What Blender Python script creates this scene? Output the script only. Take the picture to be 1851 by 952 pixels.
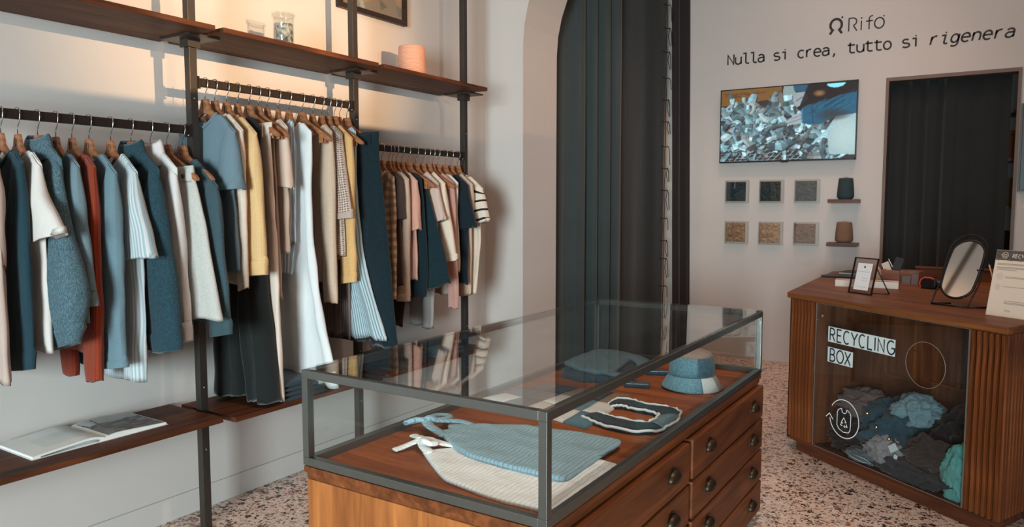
import bpy, bmesh, math, random
import numpy as np
from mathutils import Vector, Matrix, noise

# ------------------------------------------------------------------ scene, camera, light
for _o in list(bpy.data.objects):
    bpy.data.objects.remove(_o, do_unlink=True)
SC = bpy.context.scene
COL = SC.collection
R = math.radians
SC.view_settings.view_transform = 'Standard'
SC.view_settings.look = 'None'
SC.view_settings.gamma = 1.0
SC.view_settings.use_curve_mapping = False
SC.view_settings.exposure = 0.12

cam_d = bpy.data.cameras.new('camera')
cam = bpy.data.objects.new('camera', cam_d)
COL.objects.link(cam)
cam.location = (3.005, 0.0, 1.40)
cam.rotation_euler = (R(90 - 4.62), 0, R(32.73))
cam_d.sensor_width = 36.0
cam_d.lens = 36.0 * 1350.0 / 1851.0
cam_d.clip_start = 0.05
SC.camera = cam

world = bpy.data.worlds.new('world')
SC.world = world
world.use_nodes = True
_bg = world.node_tree.nodes['Background']
_bg.inputs[0].default_value = (0.62, 0.78, 0.92, 1)
_bg.inputs[1].default_value = 0.6

def area(name, loc, target, size, power, col, sy=None, spread=180):
    l = bpy.data.lights.new(name, 'AREA')
    l.shape = 'RECTANGLE'; l.size = size; l.size_y = sy or size
    l.energy = power; l.color = col; l.spread = R(spread)
    o = bpy.data.objects.new(name, l); COL.objects.link(o)
    o.location = loc
    o.rotation_euler = (Vector(target) - Vector(loc)).to_track_quat('-Z', 'Y').to_euler()
    return o

def spot(name, loc, target, power, col, angle=60, blend=.6, radius=.05):
    l = bpy.data.lights.new(name, 'SPOT')
    l.energy = power; l.color = col; l.spot_size = R(angle); l.spot_blend = blend; l.shadow_soft_size = radius
    o = bpy.data.objects.new(name, l); COL.objects.link(o)
    o.location = loc
    o.rotation_euler = (Vector(target) - Vector(loc)).to_track_quat('-Z', 'Y').to_euler()
    return o

DAY = (0.77, 0.94, 0.99)
WARM = (1.0, 0.65, 0.36)
# daylight through the shop window in the front wall
area('daylight_shop_window', (3.85, -4.95, 1.3), (0.5, 2.6, 0.3), 1.7, 215, DAY, 2.2, 100)
# wall lamps on the right-hand wall, above the added light blocker
spot('wall_lamp_a', (4.5, 2.3, 2.465), (0.0, 2.5, 2.25), 950, WARM, 32, 1.0, .004)
spot('wall_lamp_b', (4.5, 1.0, 2.465), (0.0, 1.3, 2.2), 120, WARM, 38, 1.0, .004)
spot('wall_lamp_c', (4.5, 3.0, 2.465), (0.0, 3.8, 2.2), 90, WARM, 40, 1.0, .004)
# ceiling spots, plus unseen overhead fills added to brighten the rooms
area('warm_fill_shop', (2.6, 2.2, 3.98), (2.2, 2.4, 0), 1.0, 26, (1.0, .62, .42), 1.6)  # fill added for warm ambient light on the cross wall
spot('spot_vitrine', (2.7, 2.2, 3.85), (1.75, 2.3, .7), 110, (1.0, .90, .80), 60, .8)
spot('spot_back_wall', (2.1, 4.95, 3.6), (1.75, 6.76, 1.0), 6, (1.0, .62, .46), 100, 1.0, .12)
spot('spot_counter', (2.9, 5.0, 3.7), (2.5, 4.6, .9), 22, (1.0, .74, .54), 75, .9)
spot('spot_arch', (1.6, 5.4, 3.5), (0.33, 4.6, 1.2), 24, (1.0, .66, .50), 75, .9)
area('warm_fill_back_room', (2.2, 5.4, 3.98), (2.2, 5.4, 0), 1.2, 12, (1.0, .60, .45))  # overhead fill added for the back room
spot('fill_spot_back_a', (1.3, 5.55, 3.98), (1.3, 5.75, 0), 58, (1.0, .62, .47), 82, .9, .06)  # both back spots are added to brighten the floor and low walls
spot('fill_spot_back_b', (2.5, 5.75, 3.98), (2.5, 5.95, 0), 50, (1.0, .62, .47), 82, .9, .06)
spot('lamp_fitting_room', (-0.25, 6.1, 2.6), (-.2, 6.2, 0), 22, (1.0, .70, .44), 150, 1.0, .1)

# ------------------------------------------------------------------ materials
def lin(c):
    return tuple(((v / 255) / 12.92 if v / 255 <= .04045 else ((v / 255 + .055) / 1.055) ** 2.4) for v in c)

def new_mat(name):
    m = bpy.data.materials.new(name); m.use_nodes = True
    nt = m.node_tree
    return m, nt, nt.nodes, nt.links, nt.nodes['Principled BSDF']

def ramp(N, stops, interp='LINEAR'):
    r = N.new('ShaderNodeValToRGB'); r.color_ramp.interpolation = interp
    e = r.color_ramp.elements
    while len(e) < len(stops): e.new(.5)
    for k, (p, c) in enumerate(stops):
        e[k].position = p; e[k].color = (*c[:3], 1)
    return r

def tex(N, L, kind, vec, **kw):
    t = N.new(kind)
    for k, v in kw.items():
        if k in t.inputs: t.inputs[k].default_value = v
        else: setattr(t, k, v)
    if vec is not None: L.new(vec, t.inputs['Vector'])
    return t

def mapping(N, L, out, scale=(1, 1, 1), rot=(0, 0, 0), loc=(0, 0, 0)):
    m = N.new('ShaderNodeMapping')
    m.inputs['Scale'].default_value = scale; m.inputs['Rotation'].default_value = rot; m.inputs['Location'].default_value = loc
    L.new(out, m.inputs['Vector']); return m.outputs[0]

def mix_rgb(N, L, fac, a, b, mode='MIX'):
    m = N.new('ShaderNodeMixRGB'); m.blend_type = mode
    for sock, val in ((m.inputs[0], fac), (m.inputs[1], a), (m.inputs[2], b)):
        if isinstance(val, bpy.types.NodeSocket): L.new(val, sock)
        elif isinstance(val, (int, float)): sock.default_value = val
        else: sock.default_value = (*val[:3], 1)
    return m.outputs[0]

def bump(N, L, h, b, strength=.3, dist=.002):
    n = N.new('ShaderNodeBump'); n.inputs['Strength'].default_value = strength; n.inputs['Distance'].default_value = dist
    L.new(h, n.inputs['Height']); L.new(n.outputs[0], b.inputs['Normal'])

_cache = {}
def plain(name, rgb, rough=.5, metal=0.0, spec=.5):
    if name in _cache: return _cache[name]
    m, nt, N, L, b = new_mat(name)
    tc = N.new('ShaderNodeTexCoord')
    n = tex(N, L, 'ShaderNodeTexNoise', tc.outputs['Object'], Scale=14.0, Detail=4.0)
    c = lin(rgb)
    col = mix_rgb(N, L, n.outputs['Fac'], tuple(v * .88 for v in c), tuple(min(1, v * 1.1) for v in c))
    L.new(col, b.inputs['Base Color'])
    b.inputs['Roughness'].default_value = rough; b.inputs['Metallic'].default_value = metal
    b.inputs['Specular IOR Level'].default_value = spec
    _cache[name] = m; return m

def wood(name, dark, light, axis='Y', scale=1.0, rough=.42, gloss=.4, band=1.0, vary=0.0):
    if name in _cache: return _cache[name]
    m, nt, N, L, b = new_mat(name)
    tc = N.new('ShaderNodeTexCoord')
    s = {'X': (1.2, 16, 16), 'Y': (16, 1.2, 16), 'Z': (16, 16, 1.2)}[axis]
    v = mapping(N, L, tc.outputs['Object'], tuple(a * scale for a in s))
    n1 = tex(N, L, 'ShaderNodeTexNoise', v, Scale=1.3, Detail=5.0, Distortion=1.1 * band)
    n2 = tex(N, L, 'ShaderNodeTexNoise', v, Scale=7.0, Detail=3.0)
    rp = ramp(N, [(.28, lin(dark)), (.5, lin(tuple((a + c) / 2 for a, c in zip(dark, light)))), (.72, lin(light))])
    L.new(n1.outputs['Fac'], rp.inputs[0])
    rp2 = ramp(N, [(.35, (.72, .70, .68)), (.62, (1, 1, 1))]); L.new(n2.outputs['Fac'], rp2.inputs[0])
    col = mix_rgb(N, L, .75, rp.outputs[0], rp2.outputs[0], 'MULTIPLY')
    oi = N.new('ShaderNodeObjectInfo'); r3 = ramp(N, [(0, (.74, .72, .70)), (1, (1.16, 1.16, 1.16))]); L.new(oi.outputs['Random'], r3.inputs[0])
    col = mix_rgb(N, L, vary, col, r3.outputs[0], 'MULTIPLY')
    L.new(col, b.inputs['Base Color'])
    b.inputs['Roughness'].default_value = rough; b.inputs['Specular IOR Level'].default_value = gloss
    bump(N, L, n2.outputs['Fac'], b, .12, .001)
    _cache[name] = m; return m

def wall_paint(name, rgb):
    m, nt, N, L, b = new_mat(name)
    tc = N.new('ShaderNodeTexCoord')
    n = tex(N, L, 'ShaderNodeTexNoise', tc.outputs['Object'], Scale=1.6, Detail=6.0)
    c = lin(rgb)
    L.new(mix_rgb(N, L, n.outputs['Fac'], tuple(v * .95 for v in c), tuple(min(1, v * 1.04) for v in c)), b.inputs['Base Color'])
    b.inputs['Roughness'].default_value = .82; b.inputs['Specular IOR Level'].default_value = .25
    n2 = tex(N, L, 'ShaderNodeTexNoise', tc.outputs['Object'], Scale=220.0, Detail=2.0)
    bump(N, L, n2.outputs['Fac'], b, .06, .001)
    return m

def terrazzo():
    m, nt, N, L, b = new_mat('terrazzo')
    tc = N.new('ShaderNodeTexCoord')
    P = tc.outputs['Object']
    nz = tex(N, L, 'ShaderNodeTexNoise', P, Scale=30.0, Detail=2.0)
    dv = mix_rgb(N, L, .02, P, nz.outputs['Color'], 'ADD')
    base = lin((224, 196, 180))
    col = mix_rgb(N, L, tex(N, L, 'ShaderNodeTexNoise', P, Scale=2.0, Detail=4.0).outputs['Fac'], tuple(v * .82 for v in base), tuple(v * 1.12 for v in base))
    for k, (sc, thr, stops) in enumerate((
            (27, .42, [(0, (60, 38, 34)), (.22, (205, 186, 172)), (.45, (150, 104, 84)), (.62, (222, 208, 196)), (.8, (112, 84, 72)), (.93, (36, 28, 28))]),
            (50, .42, [(0, (226, 212, 200)), (.3, (128, 92, 78)), (.5, (44, 34, 32)), (.66, (196, 168, 150)), (.85, (158, 112, 92))]),
            (100, .40, [(0, (200, 184, 172)), (.4, (90, 66, 58)), (.7, (226, 214, 204))]))):
        v = tex(N, L, 'ShaderNodeTexVoronoi', dv, Scale=float(sc), Randomness=1.0)
        v.feature = 'F1'
        rc = ramp(N, [(p, lin(c)) for p, c in stops], 'CONSTANT')
        sep = N.new('ShaderNodeSeparateColor'); L.new(v.outputs['Color'], sep.inputs[0])
        L.new(sep.outputs[0], rc.inputs[0])
        # chip radius varies from cell to cell
        mth = N.new('ShaderNodeMath'); mth.operation = 'MULTIPLY_ADD'
        L.new(sep.outputs[1], mth.inputs[0]); mth.inputs[1].default_value = .30; mth.inputs[2].default_value = thr - .17
        lt = N.new('ShaderNodeMath'); lt.operation = 'LESS_THAN'
        L.new(v.outputs['Distance'], lt.inputs[0]); L.new(mth.outputs[0], lt.inputs[1])
        col = mix_rgb(N, L, lt.outputs[0], col, rc.outputs[0])
    L.new(col, b.inputs['Base Color'])
    b.inputs['Roughness'].default_value = .34; b.inputs['Specular IOR Level'].default_value = .4
    return m

def glass(name, tint=(.93, .97, .96), refl=1.0):
    if name in _cache: return _cache[name]
    m = bpy.data.materials.new(name); m.use_nodes = True
    nt = m.node_tree; N = nt.nodes; L = nt.links
    N.remove(N['Principled BSDF'])
    out = N['Material Output']
    t = N.new('ShaderNodeBsdfTransparent'); t.inputs[0].default_value = (*tint, 1)
    g = N.new('ShaderNodeBsdfGlossy'); g.inputs['Roughness'].default_value = .02
    tc = N.new('ShaderNodeTexCoord'); nz = tex(N, L, 'ShaderNodeTexNoise', tc.outputs['Object'], Scale=6.0)
    rr = ramp(N, [(.3, (.9, .9, .9)), (.7, (1, 1, 1))]); L.new(nz.outputs['Fac'], rr.inputs[0]); L.new(rr.outputs[0], g.inputs['Color'])
    f = N.new('ShaderNodeFresnel'); f.inputs['IOR'].default_value = 1.5
    mu = N.new('ShaderNodeMath'); mu.operation = 'MULTIPLY'; mu.inputs[1].default_value = refl
    # both sides of a pane reflect like an air-to-glass surface
    geo = N.new('ShaderNodeNewGeometry')
    ior = N.new('ShaderNodeMix'); ior.inputs[2].default_value = 1.5; ior.inputs[3].default_value = 1 / 1.5
    L.new(geo.outputs['Backfacing'], ior.inputs[0]); L.new(ior.outputs[0], f.inputs['IOR'])
    L.new(f.outputs[0], mu.inputs[0])
    mx = N.new('ShaderNodeMixShader')
    L.new(mu.outputs[0], mx.inputs[0]); L.new(t.outputs[0], mx.inputs[1]); L.new(g.outputs[0], mx.inputs[2])
    L.new(mx.outputs[0], out.inputs[0])
    _cache[name] = m; return m

def fabric(name, rgb, pat=None, rgb2=None, freq=60.0, rough=.92, wrinkle=1.0):
    """cloth; pat: stripe, pinstripe, knit, rib, denim, mesh, plaid, rows, cross"""
    if name in _cache: return _cache[name]
    m, nt, N, L, b = new_mat(name)
    tc = N.new('ShaderNodeTexCoord'); uv = tc.outputs['UV']; ob = tc.outputs['Object']
    c = lin(rgb); c2 = lin(rgb2) if rgb2 else tuple(v * .6 for v in c)
    big = tex(N, L, 'ShaderNodeTexNoise', ob, Scale=5.0, Detail=3.0)
    col = mix_rgb(N, L, big.outputs['Fac'], tuple(v * .90 for v in c), tuple(min(1, v * 1.08) for v in c))
    fine = tex(N, L, 'ShaderNodeTexNoise', ob, Scale=420.0, Detail=2.0)
    h = fine.outputs['Fac']; hs = .25; hd = .001
    if pat == 'denim':
        f2 = tex(N, L, 'ShaderNodeTexNoise', mapping(N, L, ob, (1, 1, .35)), Scale=300.0, Detail=3.0)
        rp = ramp(N, [(.38, (0, 0, 0)), (.66, (1, 1, 1))]); L.new(f2.outputs['Fac'], rp.inputs[0])
        col = mix_rgb(N, L, rp.outputs[0], col, c2)
    elif pat in ('stripe', 'pinstripe', 'rib', 'rows', 'cross'):
        d = 'Y' if pat in ('rows', 'cross') else 'X'
        vec = uv
        if pat == 'rows':
            nn = tex(N, L, 'ShaderNodeTexNoise', uv, Scale=9.0, Detail=2.0)
            vec = mix_rgb(N, L, .035, uv, nn.outputs['Color'], 'ADD')
        w = tex(N, L, 'ShaderNodeTexWave', vec, Scale=freq, bands_direction=d)
        st = {'stripe': (.45, .55), 'pinstripe': (.78, .86), 'rib': (.2, .8), 'rows': (.93, .99), 'cross': (.5, .55)}[pat]
        rp = ramp(N, [(st[0], (0, 0, 0)), (st[1], (1, 1, 1))]); L.new(w.outputs['Fac'], rp.inputs[0])
        col = mix_rgb(N, L, rp.outputs[0], col, c2)
        if pat in ('rib', 'rows'): h = w.outputs['Fac']; hs = .5 if pat == 'rib' else .2; hd = .003 if pat == 'rib' else .0015
    elif pat == 'knit':
        w = tex(N, L, 'ShaderNodeTexWave', uv, Scale=freq, bands_direction='X', Distortion=.6)
        w2 = tex(N, L, 'ShaderNodeTexWave', uv, Scale=freq * .8, bands_direction='Y', Distortion=.6)
        h = mix_rgb(N, L, .5, w.outputs['Color'], w2.outputs['Color']); hs = .45; hd = .002
        col = mix_rgb(N, L, .35, col, mix_rgb(N, L, h, c2, c))
    elif pat == 'mesh':
        v = tex(N, L, 'ShaderNodeTexVoronoi', uv, Scale=freq, Randomness=.15)
        rp = ramp(N, [(.22, c2), (.42, c)]); L.new(v.outputs['Distance'], rp.inputs[0])
        col = rp.outputs[0]; h = v.outputs['Distance']; hs = .8; hd = .004
    elif pat == 'plaid':
        w = tex(N, L, 'ShaderNodeTexWave', uv, Scale=freq, bands_direction='X')
        w2 = tex(N, L, 'ShaderNodeTexWave', uv, Scale=freq, bands_direction='Y')
        r1 = ramp(N, [(.45, (0, 0, 0)), (.55, (.6, .6, .6))]); r2 = ramp(N, [(.45, (0, 0, 0)), (.55, (.6, .6, .6))])
        L.new(w.outputs['Fac'], r1.inputs[0]); L.new(w2.outputs['Fac'], r2.inputs[0])
        col = mix_rgb(N, L, r1.outputs[0], col, c2); col = mix_rgb(N, L, r2.outputs[0], col, c2)
    L.new(col, b.inputs['Base Color'])
    b.inputs['Roughness'].default_value = rough; b.inputs['Specular IOR Level'].default_value = .15
    b.inputs['Sheen Weight'].default_value = .15; b.inputs['Sheen Roughness'].default_value = .5
    # fine creases plus the weave
    cr = tex(N, L, 'ShaderNodeTexNoise', mapping(N, L, ob, (1, 1, .4)), Scale=26.0, Detail=3.0, Distortion=.8)
    bn1 = N.new('ShaderNodeBump'); bn1.inputs['Strength'].default_value = .35 * wrinkle; bn1.inputs['Distance'].default_value = .008
    L.new(cr.outputs['Fac'], bn1.inputs['Height'])
    bn2 = N.new('ShaderNodeBump'); bn2.inputs['Strength'].default_value = hs; bn2.inputs['Distance'].default_value = hd
    L.new(h, bn2.inputs['Height']); L.new(bn1.outputs[0], bn2.inputs['Normal']); L.new(bn2.outputs[0], b.inputs['Normal'])
    _cache[name] = m; return m

def print_mat(name, emit=0.0, rough=.5):
    """flat print: colours stored on the sheet's own vertices"""
    m, nt, N, L, b = new_mat(name)
    a = N.new('ShaderNodeVertexColor'); a.layer_name = 'ink'
    if emit:
        L.new(a.outputs[0], b.inputs['Emission Color']); b.inputs['Emission Strength'].default_value = emit
        b.inputs['Base Color'].default_value = (.01, .01, .01, 1); b.inputs['Roughness'].default_value = .25
    else:
        L.new(a.outputs[0], b.inputs['Base Color']); b.inputs['Roughness'].default_value = rough
    return m

# ------------------------------------------------------------------ mesh helpers
def empty(name, loc=(0, 0, 0), rz=0.0):
    o = bpy.data.objects.new(name, None); COL.objects.link(o)
    o.location = loc; o.rotation_euler = (0, 0, rz); o.empty_display_size = .05
    return o

def tag(o, label=None, cat=None, group=None, kind=None):
    if label: o['label'] = label
    if cat: o['category'] = cat
    if group: o['group'] = group
    if kind: o['kind'] = kind
    return o

def link(name, me, mat, parent=None, loc=None, rot=None):
    if mat is not None and not me.materials: me.materials.append(mat)
    o = bpy.data.objects.new(name, me); COL.objects.link(o)
    if parent is not None: o.parent = parent
    if loc is not None: o.location = loc
    if rot is not None: o.rotation_euler = rot
    return o

def mk(name, verts, faces, mat, parent=None, smooth=False, uvs=None, loc=None, rot=None):
    me = bpy.data.meshes.new(name); me.from_pydata([tuple(v) for v in verts], [], faces)
    if uvs is not None:
        ul = me.uv_layers.new(name='UVMap')
        for p in me.polygons:
            for li in p.loop_indices: ul.data[li].uv = uvs[me.loops[li].vertex_index]
    if smooth:
        me.polygons.foreach_set('use_smooth', [True] * len(me.polygons))
    me.update()
    return link(name, me, mat, parent, loc, rot)

def box_data(x0, x1, y0, y1, z0, z1):
    v = [(x0, y0, z0), (x1, y0, z0), (x1, y1, z0), (x0, y1, z0), (x0, y0, z1), (x1, y0, z1), (x1, y1, z1), (x0, y1, z1)]
    f = [(0, 3, 2, 1), (4, 5, 6, 7), (0, 1, 5, 4), (1, 2, 6, 5), (2, 3, 7, 6), (3, 0, 4, 7)]
    return v, f

def bev_mesh(name, v, f, bev=0.0, seg=2):
    me = bpy.data.meshes.new(name); me.from_pydata(v, [], f)
    if bev > 0:
        bm = bmesh.new(); bm.from_mesh(me)
        bmesh.ops.recalc_face_normals(bm, faces=bm.faces)
        bmesh.ops.bevel(bm, geom=bm.edges[:], offset=bev, segments=seg, affect='EDGES', profile=.6)
        bm.to_mesh(me); bm.free()
    return me

def box(name, x0, x1, y0, y1, z0, z1, mat, parent=None, bev=0.0):
    v, f = box_data(x0, x1, y0, y1, z0, z1)
    return link(name, bev_mesh(name, v, f, bev), mat, parent)

def boxes(name, lst, mat, parent=None, bev=0.0):
    V = []; F = []
    for b in lst:
        v, f = box_data(*b); n = len(V); V += v; F += [tuple(i + n for i in q) for q in f]
    return link(name, bev_mesh(name, V, F, bev, 1), mat, parent)

def prism(name, poly, z0, z1, mat, parent=None, bev=0.0):
    n = len(poly)
    V = [(p[0], p[1], z0) for p in poly] + [(p[0], p[1], z1) for p in poly]
    F = [tuple(range(n - 1, -1, -1)), tuple(range(n, 2 * n))] + [(k, (k + 1) % n, n + (k + 1) % n, n + k) for k in range(n)]
    return link(name, bev_mesh(name, V, F, bev), mat, parent)

def tube_data(pts, r, n=8, closed=False):
    pts = [Vector(p) for p in pts]; V = []; F = []; m = len(pts)
    up = None
    for k, p in enumerate(pts):
        a = pts[(k - 1) % m] if (closed or k > 0) else p
        c = pts[(k + 1) % m] if (closed or k < m - 1) else p
        t = (c - a).normalized()
        if up is None:
            up = t.orthogonal().normalized()
        up = (up - t * up.dot(t))
        up = up.normalized() if up.length > 1e-6 else t.orthogonal().normalized()
        sd = t.cross(up); rr = r[k] if isinstance(r, (list, tuple)) else r
        for j in range(n):
            a_ = 2 * math.pi * j / n
            V.append(p + (up * math.cos(a_) + sd * math.sin(a_)) * rr)
    for k in range(m if closed else m - 1):
        q = (k + 1) % m
        for j in range(n):
            F.append((k * n + j, k * n + (j + 1) % n, q * n + (j + 1) % n, q * n + j))
    if not closed:
        F.append(tuple(range(n - 1, -1, -1))); F.append(tuple((m - 1) * n + j for j in range(n)))
    return V, F

def tube(name, pts, r, mat, parent=None, n=8, closed=False):
    V, F = tube_data(pts, r, n, closed); return mk(name, V, F, mat, parent, True)

def lathe(name, prof, mat, parent=None, n=28, loc=None, uv=False):
    V = []; F = []; U = []
    m = len(prof)
    for k, (r, z) in enumerate(prof):
        for j in range(n):
            a = 2 * math.pi * j / n
            V.append((r * math.cos(a), r * math.sin(a), z)); U.append((j / n, z))
    for k in range(m - 1):
        for j in range(n):
            F.append((k * n + j, k * n + (j + 1) % n, (k + 1) * n + (j + 1) % n, (k + 1) * n + j))
    F.append(tuple(range(n - 1, -1, -1))); F.append(tuple((m - 1) * n + j for j in range(n)))
    return mk(name, V, F, mat, parent, True, U, loc)

def crom(keys, n):
    """resample keyed tuples to n rows, Catmull-Rom"""
    K = [np.array(k, float) for k in keys]; m = len(K); out = []
    for i in range(n):
        t = i / (n - 1) * (m - 1); k = min(int(t), m - 2); u = t - k
        p0 = K[max(k - 1, 0)]; p1 = K[k]; p2 = K[k + 1]; p3 = K[min(k + 2, m - 1)]
        if m == 2: out.append(p1 + (p2 - p1) * u); continue
        out.append(.5 * ((2 * p1) + (-p0 + p2) * u + (2 * p0 - 5 * p1 + 4 * p2 - p3) * u * u + (-p0 + 3 * p1 - 3 * p2 + p3) * u ** 3))
    return out

def blade(keys, n=22, nr=24, fold=.006, waves=2.0, seed=0, vo=0.0, ridge=None, hemwave=0.004, lip=True, flat=False, seam=0.0):
    """a hanging piece of cloth: keys are rows (u_out, w_out, u_in, w_in, half_thickness);
    local axes: x = along the hanger, y = along the rail, z = up"""
    rows = crom(keys, n); V = []; F = []; U = []
    rnd = random.Random(seed); ph = rnd.uniform(0, 6.28); ph2 = rnd.uniform(0, 6.28); tw = rnd.uniform(-1.5, 1.5)
    hw = np.mean([abs(r[0] - r[2]) for r in rows]) / 2
    acc = 0.0; last = None
    for i, r in enumerate(rows):
        s = i / (n - 1); c = np.array([(r[0] + r[2]) / 2, (r[1] + r[3]) / 2]); h = np.array([(r[0] - r[2]) / 2, (r[1] - r[3]) / 2])
        if last is not None: acc += float(np.linalg.norm(c - last))
        last = c
        for k in range(nr):
            a = 2 * math.pi * k / nr; ct, st = math.cos(a), math.sin(a)
            cs = math.copysign(abs(ct) ** .75, ct); sn = math.copysign(abs(st) ** .75, st)
            u = c[0] + h[0] * cs; w = c[1] + h[1] * cs
            if ridge: w += ridge(u) * (1 - s) ** 1.0
            g = min(1.0, s * 2.2 + .12)
            v = vo + r[4] * sn + fold * g * (math.sin(waves * math.pi * cs + ph + tw * s) + .5 * math.sin(waves * 2.3 * math.pi * cs + ph2 - tw * s))
            nz = noise.noise(Vector((u * 14 + seed * 3.1, sn * 1.3, w * 9))) * .006 * g
            v += nz; u += noise.noise(Vector((w * 7, seed * 1.7, sn))) * .006 * g
            w += hemwave * s * s * math.sin(waves * math.pi * cs + ph2)
            V.append((u, v, w)); U.append((cs * hw, -acc))
    for i in range(n - 1):
        for k in range(nr):
            F.append((i * nr + k, i * nr + (k + 1) % nr, (i + 1) * nr + (k + 1) % nr, (i + 1) * nr + k))
    prev = 0
    for fv, up in ((.72, .55), (.25, .8)):      # rounded upper edge
        base = len(V)
        for k in range(nr):
            u, v, w = V[k]; vm = (V[k][1] + V[(nr - k) % nr][1]) / 2
            V.append((u, vm + (v - vm) * fv, w + rows[0][4] * up)); U.append(U[k])
        for k in range(nr):
            F.append((prev + (k + 1) % nr, prev + k, base + k, base + (k + 1) % nr))
        prev = base
    for k in range(nr // 2):
        a_, b_ = k, (k + 1); c_, d_ = (nr - k - 1) % nr, (nr - k) % nr
        q = [prev + a_, prev + b_, prev + c_, prev + d_]; q = list(dict.fromkeys(q))
        if len(q) > 2: F.append(tuple(q))
    if lip:   # turned-in hem so the opening has an edge
        base = len(V); r = rows[-1]; cu, cw = (r[0] + r[2]) / 2, (r[1] + r[3]) / 2
        for k in range(nr):
            u, v, w = V[(n - 1) * nr + k]
            V.append((cu + (u - cu) * .96, v * .80 + vo * .2, w + .022)); U.append(U[(n - 1) * nr + k])
        for k in range(nr):
            F.append(((n - 1) * nr + k, (n - 1) * nr + (k + 1) % nr, base + (k + 1) % nr, base + k))
        F.append(tuple(base + k for k in range(nr)))
    return V, F, U

def cloth(name, keys, mat, parent, **kw):
    V, F, U = blade(keys, **kw)
    return mk(name, V, F, mat, parent, True, U)

# ------------------------------------------------------------------ the room
M_WALL = wall_paint('wall_paint', (203, 195, 190))
M_CEIL = wall_paint('ceiling_paint', (186, 182, 178))
M_FLOOR = terrazzo()
M_STEEL = plain('blackened_steel', (76, 70, 66), .45, .7)
M_RAIL = plain('dark_bronze_steel', (52, 42, 37), .45, .6)
M_WALNUT = wood('walnut_shelf', (52, 27, 17), (116, 66, 40), 'Y', 1.0, .55, .18)
M_DARKPLASTIC = plain('black_plastic', (18, 18, 20), .35)

box('floor', -1.0, 4.9, -5.2, 8.6, -.1, 0, M_FLOOR)['kind'] = 'structure'
box('ceiling', -1.0, 4.9, -5.2, 8.6, 4.1, 4.2, M_CEIL)['kind'] = 'structure'
box('wall_left', -.14, 0, -5.2, 4.33, 0, 4.1, M_WALL)['kind'] = 'structure'
box('wall_right', 4.8, 4.9, -5.2, 8.6, 0, 4.1, M_WALL)['kind'] = 'structure'
box('wall_fitting_room', -1.0, -.9, 4.33, 6.9, 0, 4.1, M_WALL)['kind'] = 'structure'
boxes('wall_front', [(-.14, 2.95, -5.2, -5.06, 0, 4.1), (4.75, 4.8, -5.2, -5.06, 0, 4.1), (2.95, 4.75, -5.2, -5.06, 2.45, 4.1), (2.95, 4.75, -5.2, -5.06, 0, .1)], M_WALL)['kind'] = 'structure'
# cross wall with a wide arch
arch = [(-.9, 0), (.31, 0), (.31, 2.45)]
for k in range(1, 32):
    a = math.pi - math.pi * k / 32
    arch.append((2.31 + 2.0 * math.cos(a), 2.45 + 1.35 * math.sin(a)))
arch += [(4.31, 2.45), (4.31, 0), (4.8, 0), (4.8, 4.1), (-.9, 4.1)]
n_ = len(arch)
V = [(x, 4.33, z) for x, z in arch] + [(x, 4.79, z) for x, z in arch]
F = [tuple(range(n_)), tuple(range(2 * n_ - 1, n_ - 1, -1))] + [(k, n_ + k, n_ + (k + 1) % n_, (k + 1) % n_) for k in range(n_)]
mk('wall_arch', V, F, M_WALL)['kind'] = 'structure'
# back wall with the curtained opening
boxes('wall_back', [(-.9, 2.245, 6.76, 6.9, 0, 4.1), (3.135, 4.8, 6.76, 6.9, 0, 4.1), (2.245, 3.135, 6.76, 6.9, 2.395, 4.1)], M_WALL)['kind'] = 'structure'
box('wall_stock_room', -1.0, 4.8, 8.5, 8.6, 0, 4.1, M_WALL)['kind'] = 'structure'
M_TRIM = plain('door_trim_paint', (112, 92, 82), .6)
t_ = empty('door_1', (2.69, 6.76, 0)); t_['kind'] = 'structure'
box('door_trim', -.452, -.43, -.014, .14, 0, 2.40, M_TRIM, t_)
box('door_trim', .43, .452, -.014, .14, 0, 2.40, M_TRIM, t_)
box('door_trim', -.43, .43, -.014, .14, 2.372, 2.40, M_TRIM, t_)
box('baseboard_left', 0, .010, -5.0, 4.33, 0, .105, M_WALL, None, .003)['kind'] = 'structure'
box('baseboard_back', .0, 2.23, 6.748, 6.76, 0, .03, M_WALL, None, .003)['kind'] = 'structure'
w_ = empty('window_1', (3.85, -5.13, 0)); w_['kind'] = 'structure'
boxes('window_frame', [(-.9, -.85, -.04, .04, .1, 2.45), (.85, .9, -.04, .04, .1, 2.45), (-.85, .85, -.04, .04, .1, .16), (-.85, .85, -.04, .04, 2.39, 2.45), (-.025, .025, -.04, .04, .16, 2.39)], M_STEEL, w_)
for a_, b_ in ((-.85, -.025), (.025, .85)):
    box('pane', a_, b_, -.004, .004, .16, 2.39, glass('window_glass'), w_)
# light blocker added out of view: lamps shining over it leave a shadow line
box('lamp_shadow_blocker', 3.70, 3.80, -.6, 3.35, 0, 2.352, M_WALL)['kind'] = 'structure'

# ------------------------------------------------------------------ curtains
M_CURT = fabric('curtain_shaded', (34, 37, 37), None, wrinkle=.6)  # flat panel: darker copy of the cloth, shade put into the colour
M_CURT_LIT = fabric('curtain_daylit', (60, 68, 68), None, wrinkle=.6)  # gathered panel: lighter copy, daylight on the folds put into the colour
M_CURT2 = fabric('brown_black_curtain', (46, 40, 41), None, wrinkle=.6)
M_CURT3 = fabric('black_green_curtain', (42, 44, 44), None, wrinkle=.6)
M_CORD = plain('black_cord', (14, 12, 12), .8)

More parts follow.
